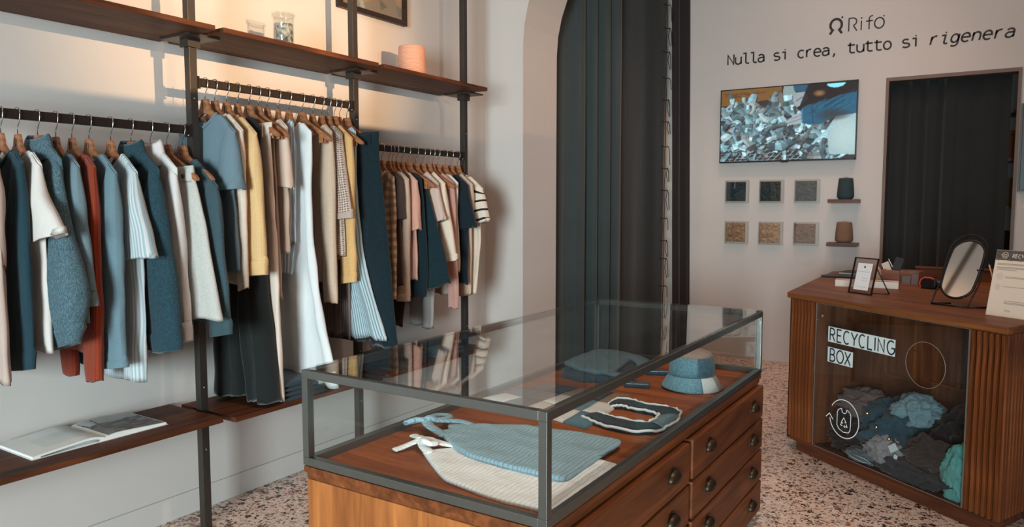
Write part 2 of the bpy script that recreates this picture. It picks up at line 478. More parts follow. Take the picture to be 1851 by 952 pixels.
def curtain(name, A, B, z0, z1, mat, label, folds, flare=0.0, n=90, shift=None, parent=None):
    """folds: list of (t0, t1, count, amplitude); cloth hangs between A and B in plan"""
    A = Vector(A); B = Vector(B); d = B - A; ln = d.length; d.normalize(); nn = Vector((d.y, -d.x))
    root = empty(name, (A.x, A.y, z0)); tag(root, label, 'curtain')
    V = []; F = []; U = []; rows = 22
    for i in range(rows):
        s = i / (rows - 1); z = z1 + (z0 - z1) * s
        for k in range(n):
            t = k / (n - 1)
            off = 0.0
            for (t0, t1, cnt, amp) in folds:
                if t0 <= t <= t1:
                    q = (t - t0) / (t1 - t0); env = math.sin(math.pi * min(1, max(0, q))) ** .35
                    wob = .25 * math.sin(3.1 * s + 5 * q)
                    off += amp * env * (math.sin(2 * math.pi * cnt * q + wob) + .35 * math.sin(4 * math.pi * cnt * q + 1.3)) * (.75 + .4 * s)
            off += .006 * noise.noise(Vector((t * 6, s * 3, ln)))
            tt = .5 + (t - .5) * (1 + flare * s)
            if shift: tt += shift * s / ln
            p = d * (tt * ln) + nn * off
            V.append((p.x, p.y, z - z0)); U.append((t * ln, z))
    for i in range(rows - 1):
        for k in range(n - 1):
            F.append((i * n + k, i * n + k + 1, (i + 1) * n + k + 1, (i + 1) * n + k))
    o = mk('cloth', V, F, mat, root, True, U)
    sm = o.modifiers.new('thickness', 'SOLIDIFY'); sm.thickness = .005; sm.offset = 0
    return root

c1 = curtain('fitting_room_curtain', (.20, 4.84), (.47, 5.54), .015, 3.6, M_CURT_LIT, 'gathered curtain with deep folds beside the arch, in a daylit tone', [(.0, .36, 1, .012), (.34, .62, 1.0, .040), (.58, 1.0, 2.6, .034)], .06)
c2 = curtain('fitting_room_curtain', (.385, 5.44), (.472, 6.47), .015, 3.6, M_CURT, 'smooth curtain panel in a shaded tone with black tie cords along its edge', [(.0, 1.0, 1.2, .012)], .03)
c3 = curtain('fitting_room_curtain', (.480, 6.585), (.60, 6.715), .015, 3.6, M_CURT2, 'narrow brown-black curtain hanging against the lettered back wall', [(.0, 1.0, 1.5, .016)], .0, shift=.07)
# curtain rods behind the arch, above the frame
for cc, (xa, ya, xb, yb) in ((c1, (0, 0, .13, .77)), (c2, (0, 0, .097, .99)), (c3, (0, 0, .095, .1))):
    tube('curtain_rod', [(xa, ya, 3.6), (xb, yb, 3.6)], .012, M_RAIL, cc)
# tie cords on the edge of the smooth panel
rng = random.Random(4)
ex, ey = .1025, .995
tube('edge_cord', [(ex + .012 + .004 * math.sin(k * 1.9), ey + .01, .25 + k * .1) for k in range(33)], .0035, M_CORD, c2, 6)
for k in range(14):
    z = .45 + k * .205 + rng.uniform(-.03, .03)
    tube('tie_cord', [(ex - .012, ey - .02, z + .004), (ex + .012, ey + .01, z - .006), (ex + .03, ey + .035, z)], .004, M_CORD, c2, 6)
    ln_ = rng.uniform(.10, .19); q = rng.uniform(.0, .02)
    tube('tie_cord', [(ex + .03, ey + .035, z), (ex + .034 + q * .4, ey + .04, z - ln_ * .2), (ex + .036 + q * .5, ey + .04, z - ln_ * .7), (ex + .038 + q * .6, ey + .04, z - ln_)], .0032, M_CORD, c2, 6)
    if k % 3 != 1:
        tube('tie_cord', [(ex + .028, ey + .034, z - .004), (ex + .018, ey + .03, z - ln_ * .5), (ex + .036, ey + .036, z - ln_ * 1.05)], .003, M_CORD, c2, 6)
curtain('doorway_curtain', (2.265, 6.845), (3.085, 6.845), .02, 2.375, M_CURT3, 'black curtain filling the doorway beside the wall screen', [(.04, .54, 3.4, .026), (.46, .58, .6, .03), (.54, 1.0, 2.0, .012)])
# a strip of the stock room shows past the curtain
sr = empty('stock_shelf', (3.35, 7.75, 0)); tag(sr, 'wooden stock shelf seen through the gap beside the doorway curtain', 'shelf')
M_OAK = wood('stock_oak', (120, 74, 42), (178, 122, 76), 'X')
for z in (.4, .9, 1.35, 1.75, 2.15): box('shelf_board', -.5, .5, -.2, .2, z, z + .025, M_OAK, sr)
for x in (-.5, .475): box('side_panel', x, x + .025, -.2, .2, 0, 2.3, M_OAK, sr)
for k, z in enumerate((.425, .925, 1.375, 1.775)):
    bx = empty('stock_box', (3.30, 7.75, z)); tag(bx, ['grey', 'dark brown', 'tan', 'orange-brown'][k] + ' storage box on the stock shelf behind the doorway curtain', 'box')
    mm = plain('stock_box_%d' % k, [(120, 112, 108), (52, 38, 32), (150, 110, 80), (170, 96, 50)][k], .7)
    box('box_body', -.3, .3, -.14, .14, 0, .2, mm, bx, .006); box('lid', -.305, .305, -.145, .145, .2, .235, mm, bx, .004)

# ------------------------------------------------------------------ shelving on the left wall
POSTS = [1.918, 2.852, 3.806]
M_SCREW = plain('screw_zinc', (150, 150, 148), .35, .8)
plab = ['dark square steel post nearest the open book, left of the middle rail', 'dark square steel post between the middle and far clothes rails', 'dark square steel post at the far end, beside the striped tee']
for k, y in enumerate(POSTS):
    p = empty('steel_post', (.2, y, 0)); tag(p, plab[k], 'post', 'steel posts of the wall shelving')
    box('post_tube', -.0175, .0175, -.0175, .0175, 0, 4.1, M_STEEL, p, .002)
    for z in (.475 if k == 0 else .46, 2.045):
        br = box('shelf_bracket', -.10, .10, -.07, .07, z + .022, z + .031, M_STEEL, p)
        boxes('bracket_collar', [(-.028, .028, -.028, .028, z - .01, z + .022)], M_STEEL, br)
    for z in (.35, .62, 1.05, 1.45, 1.83):
        tube('screw', [(.0175, 0, z), (.0205, 0, z)], .004, M_SCREW, p, 8)
SH = [('wide upper walnut shelf board above the left rail', .40, 1.899, 2.076, 2.098), ('upper walnut shelf board carrying the jar of fibres', 1.937, 2.833, 2.076, 2.098), ('upper walnut shelf board carrying the pink yarn cone', 2.871, 3.787, 2.076, 2.098),
      ('lower walnut shelf board carrying the open book', .40, 1.880, .506, .528), ('lower walnut shelf board below the dark trousers', 1.937, 2.833, .491, .513), ('lower walnut shelf board behind the glass case', 2.871, 3.787, .491, .513)]
for lab, y0, y1, z0, z1 in SH:
    b_ = box('shelf_board', .02, .395, y0, y1, z0, z1, M_WALNUT, None, .003)
    tag(b_, lab, 'shelf', 'walnut shelf boards on the left wall')
RAILS = [(.45, 1.90, 1.717), (1.936, 2.834, 1.917), (2.87, 3.788, 1.714)]
rlab = ['dark metal clothes rail on the left holding the rust and blue tops', 'raised middle clothes rail holding the white dress', 'far clothes rail holding the striped tee']
for (y0, y1, z), lab in zip(RAILS, rlab):
    r_ = empty('clothes_rail', (.2, y0, z)); tag(r_, lab, 'clothes rail', 'clothes rails between the steel posts')
    box('rail_bar', -.012, .012, 0, y1 - y0, -.033, 0, M_RAIL, r_, .002)
    box('end_bracket', -.022, .022, 0, .006, -.045, .006, M_RAIL, r_)
    box('end_bracket', -.022, .022, y1 - y0 - .006, y1 - y0, -.045, .006, M_RAIL, r_)
    for yy in (.012, y1 - y0 - .012): tube('screw', [(.012, yy, -.04), (.017, yy, -.04)], .004, M_SCREW, r_, 8)

# ------------------------------------------------------------------ hangers and clothes
ZR = {'L': 1.717, 'M': 1.917, 'R': 1.714}
M_HWOOD = wood('hanger_beech', (140, 86, 56), (196, 138, 96), 'X', 1.4, .45)
M_HOOK = plain('hook_chrome', (190, 192, 194), .22, 1.0)
M_MARK = plain('burnt_mark', (66, 40, 28), .8)

def hanger_meshes():
    half = [(.020, -.083), (.024, -.092), (.034, -.120), (.055, -.136), (.10, -.160), (.15, -.188), (.185, -.210), (.197, -.222), (.193, -.231), (.18, -.230), (.14, -.209), (.09, -.182), (.055, -.163), (.032, -.152), (.015, -.143)]
    top = half; poly = [(-u, w) for u, w in reversed(top)] + top
    # outline runs: left underside ... it is closed by the last/first points below the block
    n = len(poly); V = []; F = []
    for sgn in (-1, 1):
        for u, w in poly: V.append((u, sgn * (.006 + .0015 * min(1, abs(u) / .19)), w))
    F.append(tuple(range(n))); F.append(tuple(range(2 * n - 1, n - 1, -1)))
    for k in range(n): F.append((k, n + k, n + (k + 1) % n, (k + 1) % n))
    arms = bev_mesh('hanger_arms', V, F, .0012, 1)
    arms.materials.append(M_HWOOD)
    hp = [(0, 0, -.083), (0, 0, -.062), (.006, 0, -.052), (.017, 0, -.038), (.0215, 0, -.020), (.020, 0, -.004), (.013, 0, .004), (0, 0, .0065), (-.012, 0, .004), (-.019, 0, -.004), (-.0215, 0, -.016)]
    V, F = tube_data(hp, .0017, 7)
    hook = bpy.data.meshes.new('hook'); hook.from_pydata([tuple(v) for v in V], [], F); hook.materials.append(M_HOOK)
    hook.polygons.foreach_set('use_smooth', [True] * len(hook.polygons))
    mp = [(-.008, -.0067, -.125), (-.005, -.0067, -.118)] + [(.009 * math.cos(a), -.0067, -.108 + .011 * math.sin(a)) for a in [R(230 - k * 28) for k in range(11)]] + [(.005, -.0067, -.118), (.008, -.0067, -.125)]
    V, F = tube_data(mp, .0011, 5)
    mark = bpy.data.meshes.new('mark'); mark.from_pydata([tuple(v) for v in V], [], F); mark.materials.append(M_MARK)
    v, f = [], []
    for u in (-.135, .135):
        for b_ in ((u - .012, u + .012, -.013, -.0035, -.235, -.188), (u - .012, u + .012, .0035, .013, -.235, -.188)):
            a, c = box_data(*b_); n0 = len(v); v += a; f += [tuple(i + n0 for i in q) for q in c]
    clip = bev_mesh('clip', v[:16], f[:12], .002, 1); clip.materials.append(M_HWOOD)
    clip2 = bev_mesh('clip', v[16:], [tuple(i - 16 for i in q) for q in f[12:]], .002, 1); clip2.materials.append(M_HWOOD)
    return arms, hook, mark, clip, clip2
H_ARMS, H_HOOK, H_MARK, H_CLIP, H_CLIP2 = hanger_meshes()

def hanger(rail, Y, yaw, short, clips=False, half=.197):
    r_ = empty('clothes_hanger', (.2, Y, ZR[rail]), R(yaw))
    tag(r_, 'beech clothes hanger holding the ' + short, 'hanger', 'beech hangers on the clothes rails')
    a = link('hanger_arms', H_ARMS, None, r_); a.scale = (half / .197, 1, 1); link('hook', H_HOOK, None, r_); link('mark', H_MARK, None, a)
    if clips:
        link('clip', H_CLIP, None, r_); link('clip', H_CLIP2, None, r_)
    return r_

def ridge(u):
    a = abs(u)
    if a < .08: return -.144 - .050 * math.cos(a / .08 * math.pi / 2) ** .7
    return -.140 - (a - .075) * .80

def ridge_high(u):
    a = abs(u)
    if a < .075: return -.128 - .020 * math.cos(a / .075 * math.pi / 2)
    return -.124 - (a - .075) * .74

SEED = [10]
def nseed():
    SEED[0] += 1; return SEED[0]

def collar(parent, mat, h=.045):
    V = []; F = []; n = 28
    prof = [(.0, -.012, 1.0), (.0, h * .6, 1.02), (.004, h, 1.05), (.014, h * .85, 1.12), (.030, .0, 1.35), (.036, -h * .55, 1.5)]
    for (o, z, sc) in prof:
        for k in range(n):
            a = 2 * math.pi * k / n
            fr = 1 + .35 * max(0, -math.sin(a)) * (1 if z < h * .5 and o > .01 else 0)
            V.append((.062 * sc * math.cos(a), .022 * (1 + (sc - 1) * .8) * math.sin(a) * fr, -.132 + z - (.018 * max(0, -math.sin(a)))))
    for i in range(len(prof) - 1):
        for k in range(n): F.append((i * n + k, i * n + (k + 1) % n, (i + 1) * n + (k + 1) % n, (i + 1) * n + k))
    o = mk('collar', V, F, mat, parent, True, [(v[0], v[2]) for v in V])
    s = o.modifiers.new('thickness', 'SOLIDIFY'); s.thickness = .003
    return o

def neckband(parent, mat, r=.006):
    pts = [(.072 * math.cos(a), .017 * math.sin(a), -.146 - .048 * (1 - abs(math.cos(a)) ** 1.6) - .008 * max(0, -math.sin(a))) for a in [2 * math.pi * k / 24 for k in range(24)]]
    return tube('neckband', pts, r, mat, parent, 6, True)

def sleeve_keys(sw, spec):
    uo, wo, ui, wi = spec[:4]; bal = spec[4] if len(spec) > 4 else 0.0; b = spec[5] if len(spec) > 5 else .024
    k = [(sw + .002, ridge(sw) - .004, sw - .045, ridge(sw - .045) - .001, .0115)]
    so, si, w0 = sw + .012, sw - .085, -.27
    long = wo < -.55
    for t in ((.08, .35, .68, .9, 1.0) if long else (.1, .55, 1.0)):
        bb = bal * math.sin(math.pi * min(1, t * .97) ** 1.6) ** 1.2
        k.append((so + (uo - so) * t + bb * .35, w0 + (wo - w0) * t, si + (ui - si) * t - bb * .65, w0 - .01 + (wi - w0 + .01) * t, b * (1.05 - .25 * t if long else 1 + .25 * t) + bb * .18))
    return k

def top(name, rail, Y, mat, label, short, cat='top', sw=.17, hem=-.80, hemu=None, sleeve=None, col=None, cuff=None, yaw=0.0, b=.018, smat=None, neck=True, fold=.006, hem_in=None, buttons=None, cmat=None):
    hemu = hemu or sw; seed = nseed()
    hanger(rail, Y, yaw, short, False, min(.197, sw - .012))
    g = empty(name, (.2, Y, ZR[rail]), R(yaw)); tag(g, label, cat, None)
    swn = min(sw, .165); hi = -(hem_in if hem_in is not None else min(hemu, .165))
    keys = []
    for t, fx, bb in ((0, 1.0, .0125), (.12, .98, max(.0125, b * .85)), (.3, .93, b), (.6, .97, b * 1.05), (1, 1.0, b * 1.15)):
        uo = sw * fx if t < .5 else sw * fx + (hemu - sw * fx) * ((t - .5) / .5)
        ui = -swn * fx if t < .5 else -swn * fx + (hi + swn * fx) * ((t - .5) / .5)
        keys.append((uo, hem * t, ui, hem * t, bb))
    # even spacing of rows for the spline: sample the piecewise keys first
    def at(t):
        for a, c in zip(KT[:-1], KT[1:]):
            if t <= c[0] + 1e-9:
                q = (t - a[0]) / (c[0] - a[0]); return tuple(np.array(a[1]) + (np.array(c[1]) - np.array(a[1])) * q)
    KT = list(zip((0, .12, .3, .6, 1), keys))
    ks = [at(k / 8) for k in range(9)]
    cloth('body', ks, mat, g, n=26, nr=32, fold=fold, waves=2.2, seed=seed, ridge=ridge_high if col else ridge)
    if sleeve:
        sk = sleeve_keys(sw, sleeve)
        s1 = cloth('sleeve', sk, smat or mat, g, n=24, nr=18, fold=.003, waves=1.2, seed=seed + 50, vo=-.006)
        lim = .185
        mk_ = [(max(-lim, -a[0]), a[1], max(-lim + .05, -a[2]), a[3], a[4]) for a in sk]
        mk_ = [(r_[0], r_[1], max(r_[2], r_[0] + .05), r_[3], r_[4]) for r_ in mk_]
        s2 = cloth('sleeve', mk_, smat or mat, g, n=20, nr=16, fold=.003, waves=1.2, seed=seed + 90, vo=.004)
        if cuff:
            for kk, so in ((sk, s1), (mk_, s2)):
                a, c = np.array(kk[-2]), np.array(kk[-1])
                L_ = max(.02, abs(c[1] - a[1])); f_ = min(1, cuff / L_)
                p = c + (a - c) * f_
                q = c + np.array([0, -.004, 0, -.004, 0])
                ex = .005
                rows = [(r_[0] + math.copysign(ex, r_[0] - r_[2]), r_[1], r_[2] - math.copysign(ex, r_[0] - r_[2]), r_[3], r_[4] + .005) for r_ in (p, (p + q) / 2, q)]
                vo = -.006 if so is s1 else .004
                cloth('cuff', rows, cmat or smat or mat, so, n=8, nr=18, fold=.002, waves=1.2, seed=seed + 50, vo=vo, hemwave=0)
    if col: collar(g, cmat or mat, col)
    elif neck: neckband(g, cmat or mat)
    if buttons:
        for k in range(6):
            tube('button', [(.0, -b - .006, -.2 - k * .09), (.0, -b - .011, -.2 - k * .09)], .007, buttons, g, 10)
    return g

def skirt(name, rail, Y, mat, label, short, cat, keys, yaw=0.0, band=True, button=None, fold=.012, waves=3.0, n=26, bandh=.045):
    hanger(rail, Y, yaw, short, True)
    g = empty(name, (.2, Y, ZR[rail]), R(yaw)); tag(g, label, cat)
    cloth('panel', keys, mat, g, n=n, nr=36, fold=fold, waves=waves, seed=nseed(), hemwave=.008)
    if band:
        k = keys[0]; h = bandh
        cloth('waistband', [(k[0] + .004, k[1] + .004, k[2] - .004, k[3] + .004, k[4] + .004), (k[0] + .006, k[1] - h, k[2] - .004, k[3] - h, k[4] + .006)], mat, g, n=5, nr=24, fold=.001, seed=nseed(), hemwave=0)
        if button:
            tube('button', [(k[0] - .03, -k[4] - .006, k[1] - h * .5), (k[0] - .03, -k[4] - .012, k[1] - h * .5)], .008, button, g, 10)
    return g

def trousers(name, rail, Y, mat, label, short, hip, outer, inner, hem, yaw=0.0, b=.02, button=None, innl=None, cat='trousers', waist=-.185, rise=-.45):
    """two legs below a waistband; outer/inner = u at the hem of the room-side leg"""
    hanger(rail, Y, yaw, short, True)
    g = empty(name, (.2, Y, ZR[rail]), R(yaw)); tag(g, label, cat)
    mid = (hip - .15) / 2
    cloth('leg', [(hip, waist, mid - .01, waist, b), (hip + .012, rise * .8, mid - .005, rise * .8, b * 1.2), ((hip + outer) / 2 + .012, (rise + hem) / 2, (mid + inner) / 2, (rise + hem) / 2, b * 1.3), (outer, hem, inner, hem, b * 1.4)], mat, g, n=26, nr=24, fold=.005, waves=1.5, seed=nseed(), vo=-.006)
    il = innl if innl is not None else -.165
    cloth('leg', [(mid + .01, waist, -.15, waist, b), (mid + .005, rise * .8, -.16, rise * .8, b * 1.2), (mid + .0, (rise + hem) / 2, -.165, (rise + hem) / 2, b * 1.3), (max(il + .12, inner - .03), hem + .012, il, hem + .012, b * 1.4)], mat, g, n=26, nr=24, fold=.005, waves=1.5, seed=nseed(), vo=.008)
    cloth('waistband', [(hip + .005, waist + .005, -.155, waist + .005, b + .004), (hip + .008, waist - .04, -.157, waist - .04, b + .008)], mat, g, n=5, nr=28, fold=.001, seed=nseed(), hemwave=0)
    for u in (hip - .03, mid, -.1):
        box('belt_loop', u - .006, u + .006, -b - .016, -b - .010, waist - .045, waist + .008, mat, g)
    if button: tube('button', [(mid + .02, -b - .012, waist - .018), (mid + .02, -b - .018, waist - .018)], .009, button, g, 10)
    return g

F_ = fabric
M_BTN = plain('brass_button', (176, 138, 90), .3, .9)
M_BTND = plain('dark_button', (34, 30, 28), .4)
M_BTNW = plain('pearl_button', (214, 208, 200), .3)
f_taupe = F_('taupe_jersey', (178, 156, 146))
f_teal = F_('deep_teal_knit', (34, 60, 70), 'knit', None, 55)
f_white = F_('white_jersey', (206, 197, 191))
f_heather = F_('heather_blue_wool', (56, 78, 88), 'denim', (90, 112, 120))
f_ltblue = F_('pale_blue_knit', (110, 130, 138), 'knit', None, 60)
f_rust = F_('rust_knit', (142, 56, 34), 'rib', (122, 46, 28), 60)
f_sky = F_('sky_blue_knit', (106, 130, 140), 'knit', None, 50)
f_bstripe = F_('white_blue_stripe', (196, 198, 198), 'stripe', (150, 168, 174), 32)
f_denimd = F_('dark_teal_denim', (30, 54, 64), 'denim', (44, 70, 79))
f_wshirt = F_('white_poplin', (208, 201, 198))
f_offw = F_('off_white_denim', (190, 187, 181), 'denim', (176, 172, 166))
f_steel = F_('steel_blue_knit', (62, 82, 89), 'knit', None, 60)
f_greyb = F_('grey_blue_jersey', (104, 124, 134))
f_cream = F_('cream_knit', (226, 206, 188), 'knit', None, 60)
f_yellow = F_('butter_yellow_knit', (220, 184, 134), 'knit', (190, 140, 86), 50)
f_black = F_('black_green_crepe', (29, 32, 31))
f_creamw = F_('cream_cotton', (214, 196, 182))
f_taupe2 = F_('sand_linen', (170, 142, 124))
f_beige = F_('beige_rose_jersey', (212, 186, 168))
f_gstripe = F_('grey_blue_fine_stripe', (196, 202, 206), 'stripe', (132, 150, 162), 24)
f_wdress = F_('white_cotton_dress', (216, 217, 217))
f_brownd = F_('dark_brown_twill', (58, 44, 40))
f_beige2 = F_('oat_knit', (204, 178, 156), 'knit', None, 60)
f_mesh = F_('taupe_open_knit', (196, 174, 160), 'mesh', (104, 84, 76), 85)
f_yellow2 = F_('golden_knit', (216, 174, 118), 'knit', (188, 134, 78), 60)
f_dress_shade = F_('shaded_dress_stripe', (84, 68, 64), 'stripe', (116, 104, 100), 26)  # dark version of the dress stripe, shade put into the colour
f_seast = F_('sea_blue_stripe', (186, 198, 202), 'stripe', (116, 142, 152), 38)
f_jean = F_('ink_teal_denim', (17, 32, 38), 'denim', (24, 42, 49))
f_plaid = F_('brown_cream_plaid', (206, 178, 150), 'plaid', (126, 88, 64), 7)
f_choc = F_('chocolate_jersey', (70, 56, 52))
f_sand = F_('sand_knit', (198, 168, 148), 'knit', None, 60)
f_pink = F_('dusty_pink_jersey', (204, 152, 134))
f_tealk = F_('bottle_teal_knit', (20, 38, 44), 'knit', None, 60)
f_tealsk = F_('petrol_denim', (18, 37, 43), 'denim', (26, 48, 54))
f_beige3 = F_('rose_beige_jersey', (206, 178, 164))
f_creamt = F_('ivory_jersey', (226, 204, 184))
f_pink2 = F_('blush_knit', (204, 156, 144), 'rib', (184, 134, 122), 40)
f_wblk = F_('ivory_black_trim', (220, 204, 188), 'cross', (214, 198, 182), 8)
f_navyt = F_('navy_teal_jersey', (24, 36, 44))
f_bstr = F_('cream_black_stripe', (224, 204, 186), 'pinstripe', (24, 22, 24), 10)
f_creamb = F_('sand_tee_jersey', (196, 172, 152))
f_grey = F_('pale_grey_cotton', (186, 180, 176))

# left rail ------------------------------------------------------------
top('t_shirt', 'L', 1.118, f_taupe, 'taupe tee cut by the left edge of the picture', 'taupe tee at the left edge', sleeve=(.155, -.52, .0, -.56), hem=-.9)
top('sweater', 'L', 1.200, f_teal, 'deep teal sweater, first long sleeve from the left edge', 'deep teal sweater', 'sweater', sw=.145, sleeve=(.155, -.86, -.01, -.885, .02, .02), cuff=.05, hem=-.80)
top('t_shirt', 'L', 1.252, f_white, 'white tee with wide short sleeve between teal sweater and heather jacket', 'white short-sleeved tee', 't-shirt', sw=.15, sleeve=(.285, -.41, .045, -.475), hem=-.82)
top('jacket', 'L', 1.315, f_heather, 'heather blue overshirt with collar and full gathered sleeve', 'heather blue overshirt', 'jacket', sw=.15, sleeve=(.205, -.785, .065, -.83, .20, .024), col=.05, cuff=.06, hem=-.78)
top('sweater', 'L', 1.375, f_ltblue, 'pale blue knit top ending just above the rust hem', 'pale blue knit top', 'sweater', sw=.15, sleeve=(.225, -.665, .07, -.69), cuff=.03, hem=-.74)
top('sweater', 'L', 1.430, f_rust, 'rust red ribbed sweater with long narrow sleeve', 'rust red sweater', 'sweater', sw=.15, sleeve=(.125, -.955, .06, -.965, .03, .022), hem=-.855, hemu=.13)
top('sweater', 'L', 1.491, f_sky, 'sky blue knit sweater right of the rust sweater', 'sky blue sweater', 'sweater', sw=.175, sleeve=(.185, -.905, .05, -.925, .02, .026), cuff=.02, hem=-.80)
top('blouse', 'L', 1.571, f_bstripe, 'white and pale blue striped tunic with wide short sleeve', 'striped tunic', 'blouse', sw=.165, sleeve=(.265, -.515, .02, -.535, .0, .03), hem=-.985, hemu=.15, fold=.010)
top('jacket', 'L', 1.650, f_denimd, 'dark teal denim jacket with pointed collar', 'dark teal denim jacket', 'jacket', sw=.18, sleeve=(.265, -.86, .125, -.885, .06, .03), col=.055, cuff=.06, hem=-.885, cmat=f_denimd)
top('shirt', 'L', 1.729, f_wshirt, 'white shirt with turned-up collar beside the denim jacket', 'white collared shirt', 'shirt', sw=.17, sleeve=(.215, -.845, .135, -.86, .03, .024), col=.06, cuff=.06, hem=-.84, buttons=M_BTNW)
skirt('skirt', 'L', 1.799, f_offw, 'off-white denim skirt clipped beside the white shirt', 'off-white denim skirt', 'skirt', [(.165, -.19, -.15, -.195, .016), (.215, -.36, -.16, -.37, .022), (.27, -.58, -.165, -.6, .026), (.315, -.765, -.165, -.80, .03)], button=M_BTND, fold=.006, waves=2)
top('sweater', 'L', 1.868, f_steel, 'steel blue sweater last on the left rail, against the post', 'steel blue sweater', 'sweater', sw=.225, sleeve=(.285, -.83, .165, -.855, .01, .022), cuff=.04, hem=-.80)
# middle rail ----------------------------------------------------------
g0 = top('t_shirt', 'M', 1.980, f_greyb, 'grey blue tee first on the middle rail with neck label', 'grey blue tee', 't-shirt', sw=.195, sleeve=(.225, -.455, .10, -.47, .0, .03), hem=-.80, fold=.009, cuff=.02)
top('cardigan', 'M', 2.026, f_cream, 'cream knit cardigan with narrow long sleeve behind the grey blue tee', 'cream knit cardigan', 'cardigan', sw=.182, sleeve=(.195, -.87, .14, -.885, .0, .02), hem=-.86, b=.015)
top('sweater', 'M', 2.085, f_yellow, 'butter yellow sweater with turned-back cuff', 'butter yellow sweater', 'sweater', sw=.195, sleeve=(.235, -.815, .135, -.825, .02, .026), cuff=.055, hem=-.775, b=.017)
g = top('jumpsuit', 'M', 2.140, f_black, 'black-green wide-legged jumpsuit reaching the lower shelf', 'black-green jumpsuit', 'jumpsuit', sw=.150, hem=-.80, hemu=.15, b=.016)
cloth('leg', [(.15, -.78, -.01, -.78, .03), (.165, -1.0, .0, -1.0, .04), (.19, -1.2, .03, -1.2, .045), (.205, -1.385, .055, -1.39, .05)], f_black, g, n=20, nr=24, fold=.010, waves=1.5, seed=901)
cloth('leg', [(.0, -.78, -.15, -.78, .03), (.0, -1.0, -.16, -1.0, .04), (.01, -1.2, -.165, -1.2, .05), (.03, -1.375, -.17, -1.38, .055)], f_black, g, n=20, nr=24, fold=.012, waves=1.5, seed=902, vo=-.02)
trousers('trousers', 'M', 2.200, f_creamw, 'cream trousers with flared hem beside the black-green jumpsuit', 'cream flared trousers', .145, .195, .09, -1.39, b=.014)
skirt('skirt', 'M', 2.250, f_taupe2, 'sand linen skirt clipped between the trousers and the beige tee', 'sand linen skirt', 'skirt', [(.10, -.19, -.15, -.19, .012), (.11, -.5, -.16, -.5, .016), (.12, -.95, -.165, -.95, .02)], fold=.006)
top('t_shirt', 'M', 2.300, f_beige, 'beige rose tee with short sleeve left of the striped blouse', 'beige rose tee', 't-shirt', sw=.135, sleeve=(.165, -.455, .04, -.43, .0, .022), hem=-.74, b=.014)
top('blouse', 'M', 2.362, f_gstripe, 'fine grey striped blouse in front of the white dress', 'fine grey striped blouse', 'blouse', sw=.105, sleeve=(.065, -.85, -.06, -.84, .05, .024), hem=-.70, b=.015)
g = top('dress', 'M', 2.425, f_wdress, 'long white sleeveless A-line dress at the centre of the middle rail', 'long white dress', 'dress', sw=.15, hem=-1.365, hemu=.30, b=.024, fold=.012, neck=True)
skirt('skirt', 'M', 2.504, f_brownd, 'dark brown skirt clipped behind the white dress', 'dark brown skirt', 'skirt', [(.05, -.19, -.15, -.19, .012), (.06, -.5, -.16, -.5, .016), (.07, -.88, -.165, -.88, .02)], fold=.006)
top('cardigan', 'M', 2.570, f_beige2, 'oat knit cardigan with straight long sleeve left of the open-knit top', 'oat knit cardigan', 'cardigan', sw=.135, sleeve=(.145, -1.0, .065, -1.0, .0, .022), hem=-.9, b=.015)
top('knit_top', 'M', 2.628, f_mesh, 'taupe open-knit top with flared short sleeve', 'taupe open-knit top', 'top', sw=.14, sleeve=(.205, -.585, .03, -.60, .0, .026), hem=-.78, b=.014, cuff=.02, cmat=f_taupe)
top('sweater', 'M', 2.672, f_yellow2, 'golden yellow sweater with rolled cuff behind the open-knit top', 'golden yellow sweater', 'sweater', sw=.165, sleeve=(.175, -.90, .085, -.915, .0, .022), cuff=.03, hem=-.8, b=.014)
skirt('skirt', 'M', 2.712, f_dress_shade, 'dark striped piece standing for the shaded part of the sea blue dress', 'shaded piece of the sea blue dress', 'skirt', [(.10, -.19, -.15, -.19, .010), (.10, -.6, -.155, -.6, .012), (.095, -1.20, -.165, -1.20, .016)], fold=.006)  # separate piece added where the striped dress falls into shade
top('dress', 'M', 2.748, f_seast, 'sea blue striped dress flaring wide at its hem', 'sea blue striped dress', 'dress', sw=.11, hem=-1.195, hemu=.30, b=.02, fold=.012, hem_in=.05)
trousers('jeans', 'M', 2.798, f_jean, 'ink teal jeans clipped at the far end of the middle rail', 'ink teal jeans', .215, .325, .17, -1.24, b=.018, button=M_BTN)
# far rail -------------------------------------------------------------
top('shirt', 'R', 3.005, f_plaid, 'brown and cream plaid shirt right of the jeans', 'plaid shirt', 'shirt', sw=.135, sleeve=(.145, -.83, .085, -.83, .0, .018), hem=-.80, b=.014)
top('t_shirt', 'R', 3.056, f_choc, 'chocolate brown tee on the far rail', 'chocolate brown tee', 't-shirt', sw=.145, sleeve=(.165, -.40, .05, -.42), hem=-.76, b=.015)
top('sweater', 'R', 3.111, f_sand, 'sand knit sweater between the brown tee and the pink tee', 'sand knit sweater', 'sweater', sw=.145, sleeve=(.14, -.845, .065, -.85, .0, .022), cuff=.03, hem=-.82, b=.015)
top('t_shirt', 'R', 3.172, f_pink, 'dusty pink tee on the far rail', 'dusty pink tee', 't-shirt', sw=.155, sleeve=(.175, -.455, .085, -.475), hem=-.74, b=.015)
top('sweater', 'R', 3.220, f_tealk, 'bottle teal sweater behind the dusty pink tee', 'bottle teal sweater', 'sweater', sw=.145, sleeve=(.165, -.83, .03, -.85, .05, .02), hem=-.84, b=.014)
skirt('skirt', 'R', 3.272, f_tealsk, 'petrol denim skirt with slanting hem on the far rail', 'petrol denim skirt', 'skirt', [(.125, -.19, -.13, -.20, .012), (.18, -.36, -.13, -.40, .018), (.25, -.58, -.12, -.66, .022), (.30, -.755, -.11, -.86, .026)], fold=.006, button=M_BTN)
